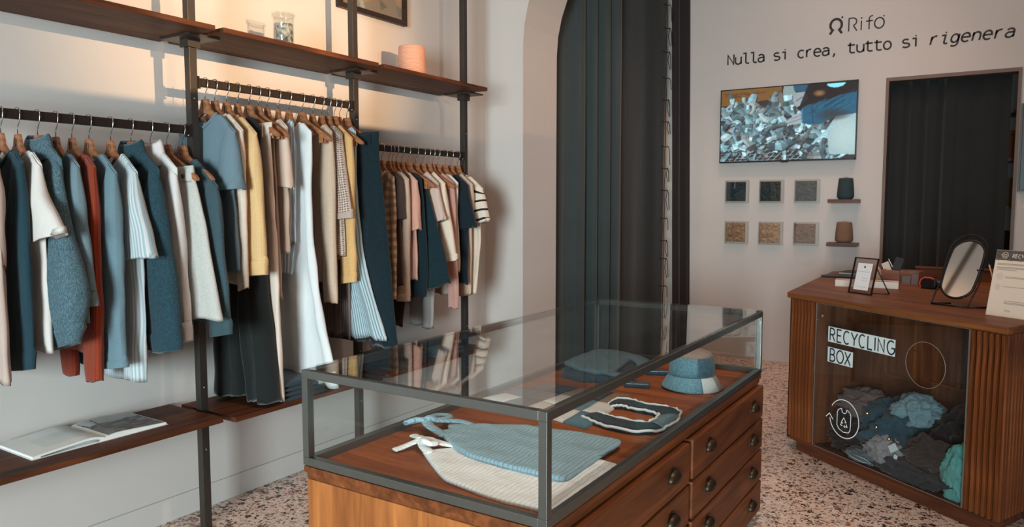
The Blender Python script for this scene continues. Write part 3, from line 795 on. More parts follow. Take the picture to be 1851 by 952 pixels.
top('t_shirt', 'R', 3.342, f_beige3, 'rose beige tee right of the petrol skirt', 'rose beige tee', 't-shirt', sw=.165, sleeve=(.225, -.41, .11, -.43), hem=-.74, b=.016)
top('t_shirt', 'R', 3.404, f_creamt, 'ivory tee with elbow sleeve on the far rail', 'ivory tee', 't-shirt', sw=.165, sleeve=(.25, -.635, .165, -.65, .0, .026), hem=-.78, b=.016, cuff=.015)
trousers('trousers', 'R', 3.452, f_grey, 'pale grey trousers whose leg shows below the petrol skirt', 'pale grey trousers', .03, .035, -.055, -1.06, b=.012)
top('sweater', 'R', 3.492, f_pink2, 'blush ribbed sweater with narrow sleeve behind the ivory tee', 'blush ribbed sweater', 'sweater', sw=.16, sleeve=(.195, -.93, .125, -.93, .0, .02), hem=-.76, b=.014)
top('top', 'R', 3.540, f_wblk, 'ivory sleeveless top left of the navy tee', 'ivory sleeveless top', 'top', sw=.155, hem=-.72, b=.014)
top('t_shirt', 'R', 3.612, f_navyt, 'navy teal tee left of the striped tee', 'navy teal tee', 't-shirt', sw=.175, sleeve=(.235, -.455, .11, -.475, .0, .03), hem=-.80, b=.016)
top('t_shirt', 'R', 3.672, f_creamb, 'sand tee between the navy tee and the striped tee', 'sand tee', 't-shirt', sw=.165, sleeve=(.17, -.36, .09, -.38), hem=-.88, hemu=.14, b=.015)
f_bstrS = F_('cream_black_stripe_sleeve', (224, 204, 186), 'cross', (224, 204, 186), 6)
def stripe_sleeve():
    m, nt, N, L, b = new_mat('cream_black_stripe_rows')
    tc = N.new('ShaderNodeTexCoord')
    w = tex(N, L, 'ShaderNodeTexWave', tc.outputs['UV'], Scale=5.6, bands_direction='Y')
    rp = ramp(N, [(.86, lin((224, 206, 188))), (.89, lin((20, 18, 20)))]); L.new(w.outputs['Fac'], rp.inputs[0])
    L.new(rp.outputs[0], b.inputs['Base Color']); b.inputs['Roughness'].default_value = .9
    return m
top('t_shirt', 'R', 3.738, f_creamt, 'cream tee with black striped sleeve, last on the far rail', 'cream striped tee', 't-shirt', sw=.195, sleeve=(.245, -.425, .155, -.44, .0, .03), hem=-.88, hemu=.14, b=.018, smat=stripe_sleeve(), cmat=f_creamt)
top('dress', 'R', 3.245 - .105, f_brownd, 'dark brown dress hanging lower than its neighbours on the far rail', 'dark brown dress', 'dress', sw=.12, hem=-1.0, hemu=.06, b=.012, hem_in=.1)
lb = plain('neck_label', (226, 222, 214), .8)
box('neck_label', -.022, .022, .010, .012, -.205, -.180, lb, g0)

# ------------------------------------------------------------------ drawing helpers: strokes and prints
def arcp(cx, cy, rx, ry, a0, a1, n=14):
    return [(cx + rx * math.cos(R(a0 + (a1 - a0) * k / n)), cy + ry * math.sin(R(a0 + (a1 - a0) * k / n))) for k in range(n + 1)]

def dot(x, y, r=.045): return [('dot', x, y, r)]

GL = {  # unit: cap height .70, x height .50, advance .60; strokes only
 'N': [[(.08, 0), (.08, .68), (.50, .02), (.50, .70)]],
 'u': [[(.09, .5), (.09, .19)] + arcp(.28, .19, .19, .19, 180, 270)[1:] + arcp(.29, .2, .2, .2, 270, 360)[1:] , [(.49, .5), (.49, 0)]],
 'l': [[(.10, .70), (.29, .70), (.29, .13)] + arcp(.42, .13, .13, .13, 180, 270)[1:] + [(.53, .0)]],
 'a': [arcp(.29, .33, .19, .17, 150, 0) + [(.48, 0)], [(.48, .30), (.28, .29)] + arcp(.25, .145, .16, .145, 90, 270) + arcp(.27, .18, .21, .18, 270, 350)],
 's': [arcp(.29, .375, .17, .125, 35, 180)[:-1] + arcp(.28, .375, .16, .115, 180, 262) + arcp(.31, .13, .18, .125, 85, -90) + arcp(.29, .13, .19, .13, -90, -150)],
 'i': [[(.12, .5), (.32, .5), (.32, 0)], dot(.31, .66)],
 'I': [[(.10, .5), (.30, .5), (.30, .1)] + arcp(.40, .1, .1, .1, 180, 270) + [(.5, 0)], dot(.29, .66)],
 'c': [arcp(.33, .25, .22, .25, 50, 310)],
 'r': [[(.14, .5), (.14, 0)], [(.14, .26)] + arcp(.36, .26, .22, .24, 180, 75)],
 'e': [[(.08, .27), (.50, .27)] + arcp(.29, .26, .21, .25, 5, 180) + arcp(.31, .25, .23, .25, 180, 310)],
 ',': [[(.30, .06), (.30, -.02), (.22, -.15)], dot(.29, .04, .05)],
 't': [[(.20, .66), (.20, .14)] + arcp(.34, .14, .14, .14, 180, 270) + [(.50, .01)], [(.05, .5), (.49, .5)]],
 'o': [arcp(.29, .25, .21, .25, 0, 360, 24)],
 'g': [arcp(.28, .26, .19, .24, 0, 360, 20), [(.48, .5), (.48, -.04)] + arcp(.29, -.04, .19, .16, 0, -140)],
 'n': [[(.11, .5), (.11, 0)], [(.11, .28)] + arcp(.29, .28, .19, .22, 170, 0) + [(.48, 0)]],
 'f': [[(.22, 0), (.22, .55)] + arcp(.37, .55, .15, .15, 180, 80), [(.06, .44), (.40, .44)]],
 'R': [[(.09, 0), (.09, .70), (.26, .70)] + arcp(.26, .52, .20, .18, 90, -90) + [(.10, .34)], [(.27, .34), (.48, 0)]],
 'Q': [[(.09, 0), (.09, .70)], [(.09, .70), (.26, .70)] + arcp(.27, .50, .21, .20, 90, -70) + [(.34, .26), (.50, 0)]],
 'E': [[(.44, 0), (.10, 0), (.10, .70), (.44, .70)], [(.10, .37), (.40, .37)]],
 'C': [arcp(.33, .35, .25, .35, 52, 308, 20)],
 'Y': [[(.04, .70), (.28, .32), (.28, 0)], [(.52, .70), (.28, .32)]],
 'L': [[(.10, .70), (.10, 0), (.44, 0)]],
 'J': [[(.14, .70), (.14, 0)]],
 'G': [arcp(.34, .35, .27, .35, 52, 330, 20) + [(.575, .32), (.36, .32)]],
 'B': [[(.10, .37), (.30, .37)] + arcp(.30, .185, .19, .185, 90, -90) + [(.10, 0), (.10, .70), (.28, .70)] + arcp(.28, .535, .16, .165, 90, -90)],
 'O': [arcp(.32, .35, .27, .35, 0, 360, 28)],
 'X': [[(.05, .70), (.50, 0)], [(.50, .70), (.05, 0)]],
}

def ribbon(strokes, w, depth=.001):
    """flat strokes of constant width in the x-z plane facing -y"""
    V = []; F = []
    def quad_strip(L_, R_, closed):
        n0 = len(V); m = len(L_)
        for l, r in zip(L_, R_):
            V.extend([(l[0], 0, l[1]), (r[0], 0, r[1]), (l[0], -depth, l[1]), (r[0], -depth, r[1])])
        for k in range(m if closed else m - 1):
            a = n0 + 4 * k; b = n0 + 4 * ((k + 1) % m)
            F.extend([(a + 2, a + 3, b + 3, b + 2), (a, b, b + 1, a + 1), (a, a + 2, b + 2, b), (a + 1, b + 1, b + 3, a + 3)])
    for st in strokes:
        if st and st[0][0] == 'dot':
            _, x, y, r = st[0]; n0 = len(V)
            for k in range(14):
                a = 2 * math.pi * k / 14
                V.append((x + r * math.cos(a), 0, y + r * math.sin(a)))
            for k in range(14):
                a = 2 * math.pi * k / 14
                V.append((x + r * math.cos(a), -depth, y + r * math.sin(a)))
            F.append(tuple(n0 + 14 + k for k in range(14)))
            for k in range(14): F.append((n0 + k, n0 + (k + 1) % 14, n0 + 14 + (k + 1) % 14, n0 + 14 + k))
            continue
        P = [Vector((p[0], p[1])) for p in st]
        Q = [P[0]]
        for p in P[1:]:
            if (p - Q[-1]).length > 1e-5: Q.append(p)
        P = Q
        closed = (P[0] - P[-1]).length < 1e-4
        if closed: P = P[:-1]
        m = len(P); Ls = []; Rs = []
        for k in range(m):
            a = P[k - 1] if (k > 0 or closed) else None; c = P[(k + 1) % m] if (k < m - 1 or closed) else None
            d1 = (P[k] - a).normalized() if a is not None else None; d2 = (c - P[k]).normalized() if c is not None else None
            if d1 is None: d1 = d2
            if d2 is None: d2 = d1
            t = d1 + d2; t = t.normalized() if t.length > 1e-6 else d1
            nrm = Vector((-t.y, t.x)); cosv = max(.45, nrm.dot(Vector((-d1.y, d1.x))))
            o = nrm * (w / 2 / cosv); Ls.append(P[k] + o); Rs.append(P[k] - o)
        quad_strip(Ls, Rs, closed)
    return V, F

def lettering(parent, text, x, z, size, adv, mat, weight=.075, shear=0.0, depth=.001, wid=None):
    """each character is a part of its own"""
    cx = x
    for ch in text:
        if ch != ' ':
            V, F = ribbon(GL[ch], weight, depth / size)
            V = [((v[0] + shear * v[2]) * size, v[1] * size, v[2] * size) for v in V]
            mk('letter', V, F, mat, parent, False, None, (cx, 0, z))
        cx += (wid[ch] * size if wid else adv)
    return cx

def canvas(w, h, c):
    a = np.zeros((h, w, 3)); a[:] = c; return a

def grid_uv(img):
    h, w, _ = img.shape
    x = (np.arange(w) + .5) / w; y = (np.arange(h) + .5) / h
    return np.meshgrid(x, y)

def fill_poly(img, pts, c, alpha=1.0):
    X, Y = grid_uv(img); ins = np.zeros(X.shape, bool); n = len(pts)
    for i in range(n):
        x1, y1 = pts[i]; x2, y2 = pts[(i + 1) % n]
        if y1 == y2: continue
        cond = ((y1 > Y) != (y2 > Y)) & (X < (x2 - x1) * (Y - y1) / (y2 - y1) + x1)
        ins ^= cond
    img[ins] = img[ins] * (1 - alpha) + np.array(c) * alpha

def fill_ell(img, cx, cy, rx, ry, c, alpha=1.0, soft=False):
    X, Y = grid_uv(img); d = ((X - cx) / rx) ** 2 + ((Y - cy) / ry) ** 2
    if soft:
        a = (np.clip(1 - d, 0, 1) * alpha)[..., None]; img[:] = img * (1 - a) + np.array(c) * a
    else: img[d < 1] = img[d < 1] * (1 - alpha) + np.array(c) * alpha

def line(img, p, q, wd, c, asp=1.0):
    d = np.array([q[0] - p[0], (q[1] - p[1])]); n = np.array([-d[1], d[0]]); n = n / (np.linalg.norm(n) + 1e-9) * wd / 2
    fill_poly(img, [(p[0] + n[0], p[1] + n[1]), (q[0] + n[0], q[1] + n[1]), (q[0] - n[0], q[1] - n[1]), (p[0] - n[0], p[1] - n[1])], c)

def sheet(name, img, corner, ux, vx, mat, parent, bend=None):
    """printed sheet: img row 0 is the bottom; corner + ux*u + vx*v; colours are sRGB 0-255"""
    h, w, _ = img.shape; corner = Vector(corner); ux = Vector(ux); vx = Vector(vx)
    V = []; F = []
    nn = ux.cross(vx).normalized()
    for j in range(h):
        for i in range(w):
            u, v = i / (w - 1), j / (h - 1)
            p = corner + ux * u + vx * v
            if bend: p = p + nn * bend(u, v)
            V.append(p)
    for j in range(h - 1):
        for i in range(w - 1):
            a = j * w + i; F.append((a, a + 1, a + w + 1, a + w))
    o = mk(name, V, F, mat, parent, True)
    ca = o.data.color_attributes.new('ink', 'FLOAT_COLOR', 'POINT')
    s = np.clip(img.reshape(-1, 3) / 255.0, 0, 1)
    l = np.where(s <= .04045, s / 12.92, ((s + .055) / 1.055) ** 2.4)
    ca.data.foreach_set('color', np.concatenate([l, np.ones((len(l), 1))], 1).ravel().astype(np.float32))
    return o

def panel(name, poly, y0, y1, mat, parent, bev=0.0):
    """outline in x-z, extruded along y"""
    n = len(poly)
    V = [(p[0], y0, p[1]) for p in poly] + [(p[0], y1, p[1]) for p in poly]
    F = [tuple(range(n)), tuple(range(2 * n - 1, n - 1, -1))] + [(k, n + k, n + (k + 1) % n, (k + 1) % n) for k in range(n)]
    return link(name, bev_mesh(name, V, F, bev), mat, parent)

# ------------------------------------------------------------------ lettering on the back wall
M_VINYL = plain('black_vinyl', (38, 28, 28), .6)
sl = empty('wall_lettering', (.944, 6.7595, 2.628)); tag(sl, 'black slogan lettering across the back wall above the wall screen', 'lettering')
xe = lettering(sl, 'Nulla si crea, tutto si ', 0, 0, .125, .0660, M_VINYL, .105)
lettering(sl, 'rIgenera', 24 * .0660 - .01, 0, .125, .0705, M_VINYL, .105, .2)
lg = empty('wall_lettering', (1.80, 6.7595, 2.79)); tag(lg, 'black logo lettering above the slogan on the back wall', 'lettering')
omega = [(.0, .02), (.07, .13)] + arcp(.20, .33, .19, .21, 235, -55, 22) + [(.33, .13), (.40, .02)]
V, F = ribbon([omega, dot(.40, .58, .035)], .085, .006)
mk('emblem', [(v[0] * .23, v[1] * .16, v[2] * .23) for v in V], F, M_VINYL, lg)
for ch, x, sz in (('Q', .130, .150), ('f', .262, .150), ('o', .322, .165)):
    V, F = ribbon(GL[ch], .066, .006)
    mk('letter', [(v[0] * sz, v[1] * sz, v[2] * sz) for v in V], F, M_VINYL, lg, False, None, (x, 0, .012))
V, F = ribbon([[(.1, 0), (.1, .5)], dot(.1, .64, .045)], .066, .006)
mk('letter', [(v[0] * .150, v[1] * .15, v[2] * .150) for v in V], F, M_VINYL, lg, False, None, (.222, 0, .012))
V, F = ribbon([dot(0, 0, .04)], .07, .006)
mk('accent', [(v[0] * .15, v[1] * .15, v[2] * .15) for v in V], F, M_VINYL, lg, False, None, (.402, 0, .105))

# ------------------------------------------------------------------ wall screen
tv = empty('wall_screen', (.915, 6.76, 1.757)); tag(tv, 'black flat screen on the back wall showing hands sorting fabric scraps', 'television')
TW, TH = 1.125, .643
box('housing', 0, TW, -.06, -.025, 0, TH, M_DARKPLASTIC, tv, .004)
box('wall_mount', .3, .85, -.025, 0, .12, .5, M_STEEL, tv)
boxes('bezel', [(0, TW, -.064, -.06, 0, .012), (0, TW, -.064, -.06, TH - .008, TH), (0, .008, -.064, -.06, 0, TH), (TW - .008, TW, -.064, -.06, 0, TH)], M_DARKPLASTIC, tv)
box('receiver', TW * .5 - .03, TW * .5 + .03, -.062, -.045, -.008, 0, M_DARKPLASTIC, tv)
def screen_image():
    img = canvas(250, 143, (58, 44, 42)); rn = random.Random(12)
    fill_poly(img, [(0, .78), (0, 1), (.48, 1), (.47, .86), (.3, .82)], (132, 82, 40))
    for k in range(9):
        x = rn.random() * .42; line(img, (x, .86 + rn.random() * .1), (x + .1, .88 + rn.random() * .1), .008, (86, 50, 26))
    fill_poly(img, [(.47, 1), (.47, .7), (.62, .62), (1, .45), (1, 1)], (38, 24, 26))
    fill_poly(img, [(.46, .66), (.48, 1), (.56, 1), (.58, .75), (.56, .62)], (150, 152, 150))
    fill_poly(img, [(.36, .84), (.46, .92), (.60, .66), (.52, .58)], (118, 106, 100))
    for k in range(7): line(img, (.38 + k * .012, .86 - k * .02), (.50 + k * .012, .62 - k * .008), .006, (50, 46, 50))
    fill_ell(img, .74, .87, .05, .05, (170, 112, 70), .9, True)
    fill_poly(img, arcp(.855, .985, .065, .055, 180, 360), (150, 226, 232))
    # wire grid
    for k in range(16):
        line(img, (.02 + k * .042, -.02), (.20 + k * .05, .42), .006, (158, 178, 184))
    for k in range(10):
        line(img, (0, .0 + k * .035), (.66, .02 + k * .055), .006, (150, 168, 176))
    # scraps, far to near
    tones = [(166, 192, 198), (142, 164, 170), (188, 210, 214), (124, 140, 146), (172, 180, 180), (112, 122, 128), (150, 144, 142), (190, 214, 218), (134, 156, 164)]
    items = []
    for k in range(430):
        x = rn.random() * .88; y = rn.random() * .86
        if x > .22 and x < .64 and y < .34 and y < .05 + (x - .1) * .55 and rn.random() < .88: continue
        if x < .36 and y < .13: continue
        if x > .60 and y > .46: continue
        if x > .46 and y > .62: continue
        if y > .74 - x * .05 and x < .46: continue
        items.append((y, x))
    items.sort(reverse=True)
    for y, x in items:
        c = rn.choice(tones); wd = rn.uniform(.022, .062); a0 = rn.random() * 6.28; ln = rn.uniform(.05, .12)
        ang_ = a0; px, py = x, y; cen = [(px, py)]
        for q in range(4):
            ang_ += rn.uniform(-.75, .75); px += ln * .4 * math.cos(ang_); py += ln * .62 * math.sin(ang_); cen.append((px, py))
        left, right = [], []
        for q, (qx, qy) in enumerate(cen):
            a1 = cen[max(0, q - 1)]; a2 = cen[min(4, q + 1)]; dx, dy = a2[0] - a1[0], a2[1] - a1[1]; L_ = math.hypot(dx, dy) + 1e-6
            w_ = wd * rn.uniform(.55, 1.15); left.append((qx - dy / L_ * w_ * .5, qy + dx / L_ * w_ * .9)); right.append((qx + dy / L_ * w_ * .5, qy - dx / L_ * w_ * .9))
        fill_poly(img, [(p[0] + .005, p[1] - .016) for p in left + right[::-1]], (46, 40, 43), .85)
        for q in range(4):
            sh = rn.choice((.55, .72, .86, .95, 1.05, .45))
            fill_poly(img, [left[q], left[q + 1], right[q + 1], right[q]], tuple(min(235, v * sh) for v in c))
            fill_poly(img, [left[q], left[q + 1], cen[q + 1], cen[q]], tuple(min(235, v * sh * 1.18) for v in c))
        if rn.random() < .55: line(img, left[0], left[2], .005, tuple(v * .5 for v in c))
        if rn.random() < .35: line(img, cen[1], cen[3], .005, tuple(v * .66 for v in c))
    # far hand and sleeve
    fill_poly(img, [(.55, 1), (.56, .92), (.64, .90), (.66, 1)], (44, 84, 104))
    fill_poly(img, [(.55, .80), (.57, .90), (.64, .90), (.66, .80), (.62, .74), (.58, .70)], (166, 158, 158))
    line(img, (.60, .72), (.64, .86), .012, (150, 214, 222)); line(img, (.57, .78), (.62, .84), .006, (80, 66, 66))
    # near hand and long blue sleeve
    fill_poly(img, [(.50, .52), (.56, .60), (.63, .66), (.64, .52), (.60, .48), (.53, .47)], (170, 166, 168))
    line(img, (.52, .5), (.62, .55), .007, (96, 84, 88)); line(img, (.54, .55), (.62, .60), .007, (120, 104, 106))
    fill_poly(img, [(.62, .49), (.615, .69), (.68, .72), (.78, .76), (.88, .83), (1, .86), (1, .58), (.86, .55), (.76, .47), (.68, .46)], (40, 88, 112))
    for k in range(26):
        t = rn.random(); x = .63 + .30 * t; yb = .50 + .10 * t + rn.random() * (.18 + .06 * t); L_ = rn.uniform(.05, .12); wv = rn.uniform(.012, .03)
        fill_poly(img, [(x, yb), (x + L_, yb + L_ * .75 + wv), (x + L_ * .95, yb + L_ * .75 + 2 * wv), (x - .01, yb + wv)], rn.choice(((58, 108, 132), (28, 66, 86), (50, 98, 122), (24, 54, 72))), .55)
    fill_poly(img, [(.60, .72), (.70, .74), (.80, .80), (.90, .86), (1.0, .90), (1, 1.0), (.66, 1.0)], (38, 24, 26), .9)
    fill_ell(img, .74, .87, .05, .05, (170, 112, 70), .9, True); fill_poly(img, arcp(.855, .985, .065, .055, 180, 360), (150, 226, 232))
    line(img, (.70, .48), (.69, .70), .006, (26, 58, 74)); line(img, (.625, .5), (.62, .68), .012, (62, 116, 140))
    fill_poly(img, [(.82, .06), (.80, .40), (.86, .56), (1, .58), (1, .05)], (176, 182, 180))
    fill_ell(img, .94, .30, .14, .26, (206, 206, 200), .7, True)
    fill_ell(img, .84, .58, .14, .09, (66, 52, 54), .8, True)
    line(img, (.70, .20), (.84, .44), .02, (172, 196, 202))
    img[:] = img * np.array([.90, 1.02, 1.05])
    # soft noise and a light blur
    rs = np.random.RandomState(3); img += rs.normal(0, 5, img.shape)
    k = img.copy(); k[1:-1, 1:-1] = (img[1:-1, 1:-1] * 4 + img[:-2, 1:-1] + img[2:, 1:-1] + img[1:-1, :-2] + img[1:-1, 2:]) / 8
    return k
M_SCREEN = print_mat('screen_picture', 1.0)
sheet('screen', screen_image(), (.008, -.0605, .012), (TW - .016, 0, 0), (0, 0, TH - .020), M_SCREEN, tv)

# ------------------------------------------------------------------ sample boxes and yarn ledges on the back wall
M_PERSP = glass('acrylic', (.95, .96, .95), .8)
samples = [(.972, 1.40, (52, 70, 80), (30, 38, 46), 'dark blue denim scraps'), (1.272, 1.40, (70, 82, 84), (34, 42, 42), 'grey green fibre'), (1.567, 1.40, (96, 92, 90), (60, 62, 64), 'charcoal wool fibre'),
           (.976, 1.037, (190, 152, 122), (120, 86, 66), 'beige cloth scraps'), (1.274, 1.037, (206, 172, 146), (150, 112, 86), 'pale pink fibre'), (1.568, 1.037, (150, 116, 98), (112, 84, 70), 'brown wool fibre')]
def fibre(name, size, mat, seed, parent, amp=.022, loc=(0, 0, 0)):
    n = 34; V = []; F = []
    for j in range(n):
        for i in range(n):
            u, v = i / (n - 1), j / (n - 1)
            e = min(1, 8 * min(u, 1 - u, v, 1 - v))
            p = Vector((u * 5 + seed * 3.3, v * 5, seed))
            h = abs(noise.noise(p)) + .6 * abs(noise.noise(p * 2.7)) + .4 * abs(noise.noise(p * 6))
            V.append((u * size, -(.006 + amp * h * 1.5) * (.25 + .75 * e) , v * size))
    for j in range(n - 1):
        for i in range(n - 1):
            a = j * n + i; F.append((a, a + 1, a + n + 1, a + n))
    base = len(V)
    V += [(0, 0, 0), (size, 0, 0), (size, 0, size), (0, 0, size)]
    F += [(base + 1, base, base + 3, base + 2)] + [tuple([base, base + 1] + list(range(n - 1, -1, -1))), tuple([base + 1, base + 2] + [n * k + n - 1 for k in range(n - 1, -1, -1)]), tuple([base + 2, base + 3] + [n * (n - 1) + k for k in range(n)]), tuple([base + 3, base] + [n * k for k in range(n)])]
    return mk(name, V, F, mat, parent, True, None, loc)
def fibre_mat(name, a, c):
    m, nt, N, L, b = new_mat(name)
    tc = N.new('ShaderNodeTexCoord')
    n = tex(N, L, 'ShaderNodeTexNoise', tc.outputs['Object'], Scale=28.0, Detail=5.0, Distortion=2.0)
    rp = ramp(N, [(.35, lin(c)), (.62, lin(a))]); L.new(n.outputs['Fac'], rp.inputs[0]); L.new(rp.outputs[0], b.inputs['Base Color'])
    b.inputs['Roughness'].default_value = .95
    bump(N, L, n.outputs['Fac'], b, .6, .01); return m
pos = ['first in the upper row', 'second in the upper row', 'third in the upper row', 'first in the lower row', 'second in the lower row', 'third in the lower row']
for k, (x, z, a, c, what) in enumerate(samples):
    s_ = empty('sample_box', (x, 6.76, z)); tag(s_, 'clear sample box of %s, %s' % (what, pos[k]), 'sample box', 'fibre sample boxes on the back wall')
    fibre('fibre_filling', .170, fibre_mat('fibre_%d' % k, a, c), k + 2, s_, .013, (.005, -.028, .018))
    W = .2; D = .062; t = .004
    boxes('acrylic_case', [(0, W, -D, 0, 0, t), (0, W, -D, 0, W - t, W), (0, t, -D, 0, t, W - t), (W - t, W, -D, 0, t, W - t), (t, W - t, -D, -D + t, t, W - t)], M_PERSP, s_)
    e_ = .0022
    boxes('case_edge', [(-.0005, W + .0005, -D - .0006, -D + e_, -.0005, e_), (-.0005, W + .0005, -D - .0006, -D + e_, W - e_, W + .0005), (-.0005, e_, -D - .0006, -D + e_, e_, W - e_), (W - e_, W + .0005, -D - .0006, -D + e_, e_, W - e_)], plain('acrylic_edge_glow', (196, 186, 178), .3), s_)  # pale strips paint the light glowing in the acrylic edges
M_LEDGE = wood('ledge_walnut', (64, 34, 22), (120, 72, 46), 'X')
M_CORE = plain('cardboard_core', (150, 122, 98), .8)
def yarn_mat(name, rgb, dark):
    m, nt, N, L, b = new_mat(name)
    tc = N.new('ShaderNodeTexCoord')
    w = tex(N, L, 'ShaderNodeTexWave', mapping(N, L, tc.outputs['Object'], (.18, .18, 1)), Scale=46.0, bands_direction='Z', Distortion=3.0)
    w.inputs['Detail'].default_value = 2
    rp = ramp(N, [(.15, lin(dark)), (.6, lin(rgb))]); L.new(w.outputs['Fac'], rp.inputs[0]); L.new(rp.outputs[0], b.inputs['Base Color'])
    b.inputs['Roughness'].default_value = .9; bump(N, L, w.outputs['Fac'], b, .6, .004); return m
for z, rgb, dark, lab, lab2, d in ((1.407, (52, 70, 74), (36, 50, 54), 'dark green-grey yarn cone on the upper ledge', 'upper walnut ledge holding the dark yarn cone', 0),
                        (1.05, (136, 104, 82), (106, 78, 60), 'brown yarn cone on the lower ledge', 'lower walnut ledge holding the brown yarn cone', 1)):
    ld = box('wall_ledge', 1.85, 2.082, 6.62, 6.76, z - .006, z + .024, M_LEDGE, None, .003); tag(ld, lab2, 'shelf', 'walnut ledges on the back wall')
    yc = empty('yarn_cone', (1.975, 6.69, z + .024)); tag(yc, lab, 'yarn')
    m_ = yarn_mat('yarn_%d' % d, rgb, dark)
    if d == 0: prof = [(.050, .0), (.052, .006), (.058, .010), (.064, .02), (.066, .03), (.062, .09), (.055, .165), (.053, .172), (.046, .174)]
    else: prof = [(.050, .0), (.052, .008), (.066, .012), (.070, .022), (.069, .05), (.064, .11), (.058, .160), (.054, .167), (.046, .168)]
    y_ = lathe('yarn', prof, m_, yc); lathe('core', [(.018, prof[-1][1] - .01), (.018, prof[-1][1] + .006), (.012, prof[-1][1] + .006), (.012, prof[-1][1] - .01)], M_CORE, yc, 20)
# a dark panel at the right edge of the frame, on the back wall
pn = empty('wall_panel', (3.16, 6.76, 1.50)); tag(pn, 'dark blue-green framed panel on the wall right of the doorway', 'poster')
box('panel_board', 0, .40, -.03, 0, 0, .62, plain('panel_teal', (44, 58, 66), .4), pn, .003)
boxes('panel_frame', [(-.012, 0, -.035, 0, -.012, .632), (.40, .412, -.035, 0, -.012, .632), (0, .40, -.035, 0, .62, .632), (0, .40, -.035, 0, -.012, 0)], M_STEEL, pn)

# ------------------------------------------------------------------ on the shelves
fr_ = empty('picture_frame', (0.0, 2.93, 2.445)); tag(fr_, 'dark framed photograph hanging above the upper shelf, cut by the frame top', 'picture')
M_FRAME = wood('frame_dark', (30, 20, 16), (58, 40, 32), 'Y')
FW, FH = .55, .80
boxes('frame', [(.003, .030, 0, FW, 0, .028), (.003, .030, 0, FW, FH - .028, FH), (.003, .030, 0, .028, .028, FH - .028), (.003, .030, FW - .028, FW, .028, FH - .028)], M_FRAME, fr_)
box('backing', .003, .012, .02, FW - .02, .02, FH - .02, M_FRAME, fr_)
pim = canvas(70, 100, (150, 128, 116)); rn = random.Random(5)
for k in range(60):
    x, y = rn.random(), rn.random(); fill_poly(pim, [(x, y), (x + .2 * rn.random(), y + .03), (x + .12, y + .15 * rn.random()), (x - .03, y + .08)], rn.choice(((96, 88, 84), (176, 150, 134), (126, 108, 98), (70, 62, 60), (190, 140, 104))), .7)
line(pim, (.35, .0), (.1, .5), .06, (172, 166, 160)); fill_poly(pim, [(.25, .1), (.45, .1), (.35, .4)], (186, 124, 84), .7)
sheet('photograph', pim, (.0125, .026, .026), (0, FW - .052, 0), (0, 0, FH - .052), print_mat('photo_print', 0, .4), fr_)
box('pane', .016, .019, .026, FW - .026, .026, FH - .026, glass('picture_glass'), fr_)

jr = empty('glass_jar', (.2, 2.405, 2.098)); tag(jr, 'clear glass jar of grey fibres on the upper shelf', 'jar')
M_JAR = glass('jar_glass', (.94, .96, .95), .9)
def shell(name, prof, mat, parent, n=32):
    return lathe(name, prof, mat, parent, n)
jb = lathe('jar_body', [(.0445, 0), (.0475, .004), (.0475, .148), (.046, .152), (.053, .156), (.0545, .160), (.053, .166), (.044, .166), (.044, .15), (.0445, .008), (.002, .006)], M_JAR, jr, 36)
lathe('lid', [(.030, .150), (.044, .152), (.0440, .160), (.052, .167), (.055, .171), (.052, .175), (.002, .176)], M_JAR, jr, 36)
fm = fibre_mat('jar_fibre', (190, 186, 182), (70, 72, 78))
fv = []; ff = []; nn_ = 28
for j in range(20):
    z = .010 + .118 * j / 19
    for i in range(nn_):
        a = 2 * math.pi * i / nn_; r = .041 + .003 * noise.noise(Vector((math.cos(a) * 3, math.sin(a) * 3, z * 40)))
        fv.append((r * math.cos(a), r * math.sin(a), z + (.006 * noise.noise(Vector((math.cos(a) * 2, math.sin(a) * 2, 5))) if j == 19 else 0)))
for j in range(19):
    for i in range(nn_): ff.append((j * nn_ + i, j * nn_ + (i + 1) % nn_, (j + 1) * nn_ + (i + 1) % nn_, (j + 1) * nn_ + i))
ff += [tuple(range(nn_ - 1, -1, -1)), tuple(19 * nn_ + i for i in range(nn_))]
mk('fibre_filling', fv, ff, fm, jr, True)
pk = empty('yarn_cone', (.2, 3.315, 2.098)); tag(pk, 'pink yarn cone on the upper shelf near the far post', 'yarn')
lathe('yarn', [(.075, 0), (.079, .004), (.0785, .02), (.076, .12), (.0745, .172), (.072, .180), (.060, .184), (.03, .180)], yarn_mat('yarn_pink', (226, 172, 146), (196, 138, 114)), pk, 40)
lathe('core', [(.022, .172), (.022, .188), (.016, .188), (.016, .172)], M_CORE, pk, 20)

# open book on the lower shelf
bk = empty('open_book', (.165, 1.45, .528), 0); tag(bk, 'open book with a grey photograph lying on the lower shelf', 'book')
M_PAGE = plain('book_paper', (226, 226, 222), .7)
def leaf_block(sign, hmax, half, name):
    # curved page block, x = across the shelf, y = along the shelf
    n = 18; V = []; F = []
    for i in range(n):
        t = i / (n - 1); y = sign * half * t
        h = hmax * (math.sin(min(1, t * 2.6 + .25) * math.pi / 2) * (1 - t * .75)) + .004
        for x in (-.125, .125):
            V.append((x, y, 0.001)); V.append((x, y, h))
    for i in range(n - 1):
        a = 4 * i; b = 4 * (i + 1)
        F += [(a, b, b + 1, a + 1), (a + 2, a + 3, b + 3, b + 2), (a + 1, b + 1, b + 3, a + 3), (a, a + 2, b + 2, b)]
    F += [(0, 1, 3, 2), (4 * n - 4, 4 * n - 2, 4 * n - 1, 4 * n - 3)]
    return mk(name, V, F, M_PAGE, bk, False)
leaf_block(-1, .026, .245, 'page_block'); leaf_block(1, .020, .245, 'page_block')
box('cover', -.13, .13, -.25, .25, 0, .0015, plain('book_cover', (214, 214, 212), .6), bk)
pim = canvas(70, 60, (168, 172, 172)); rn = random.Random(8)
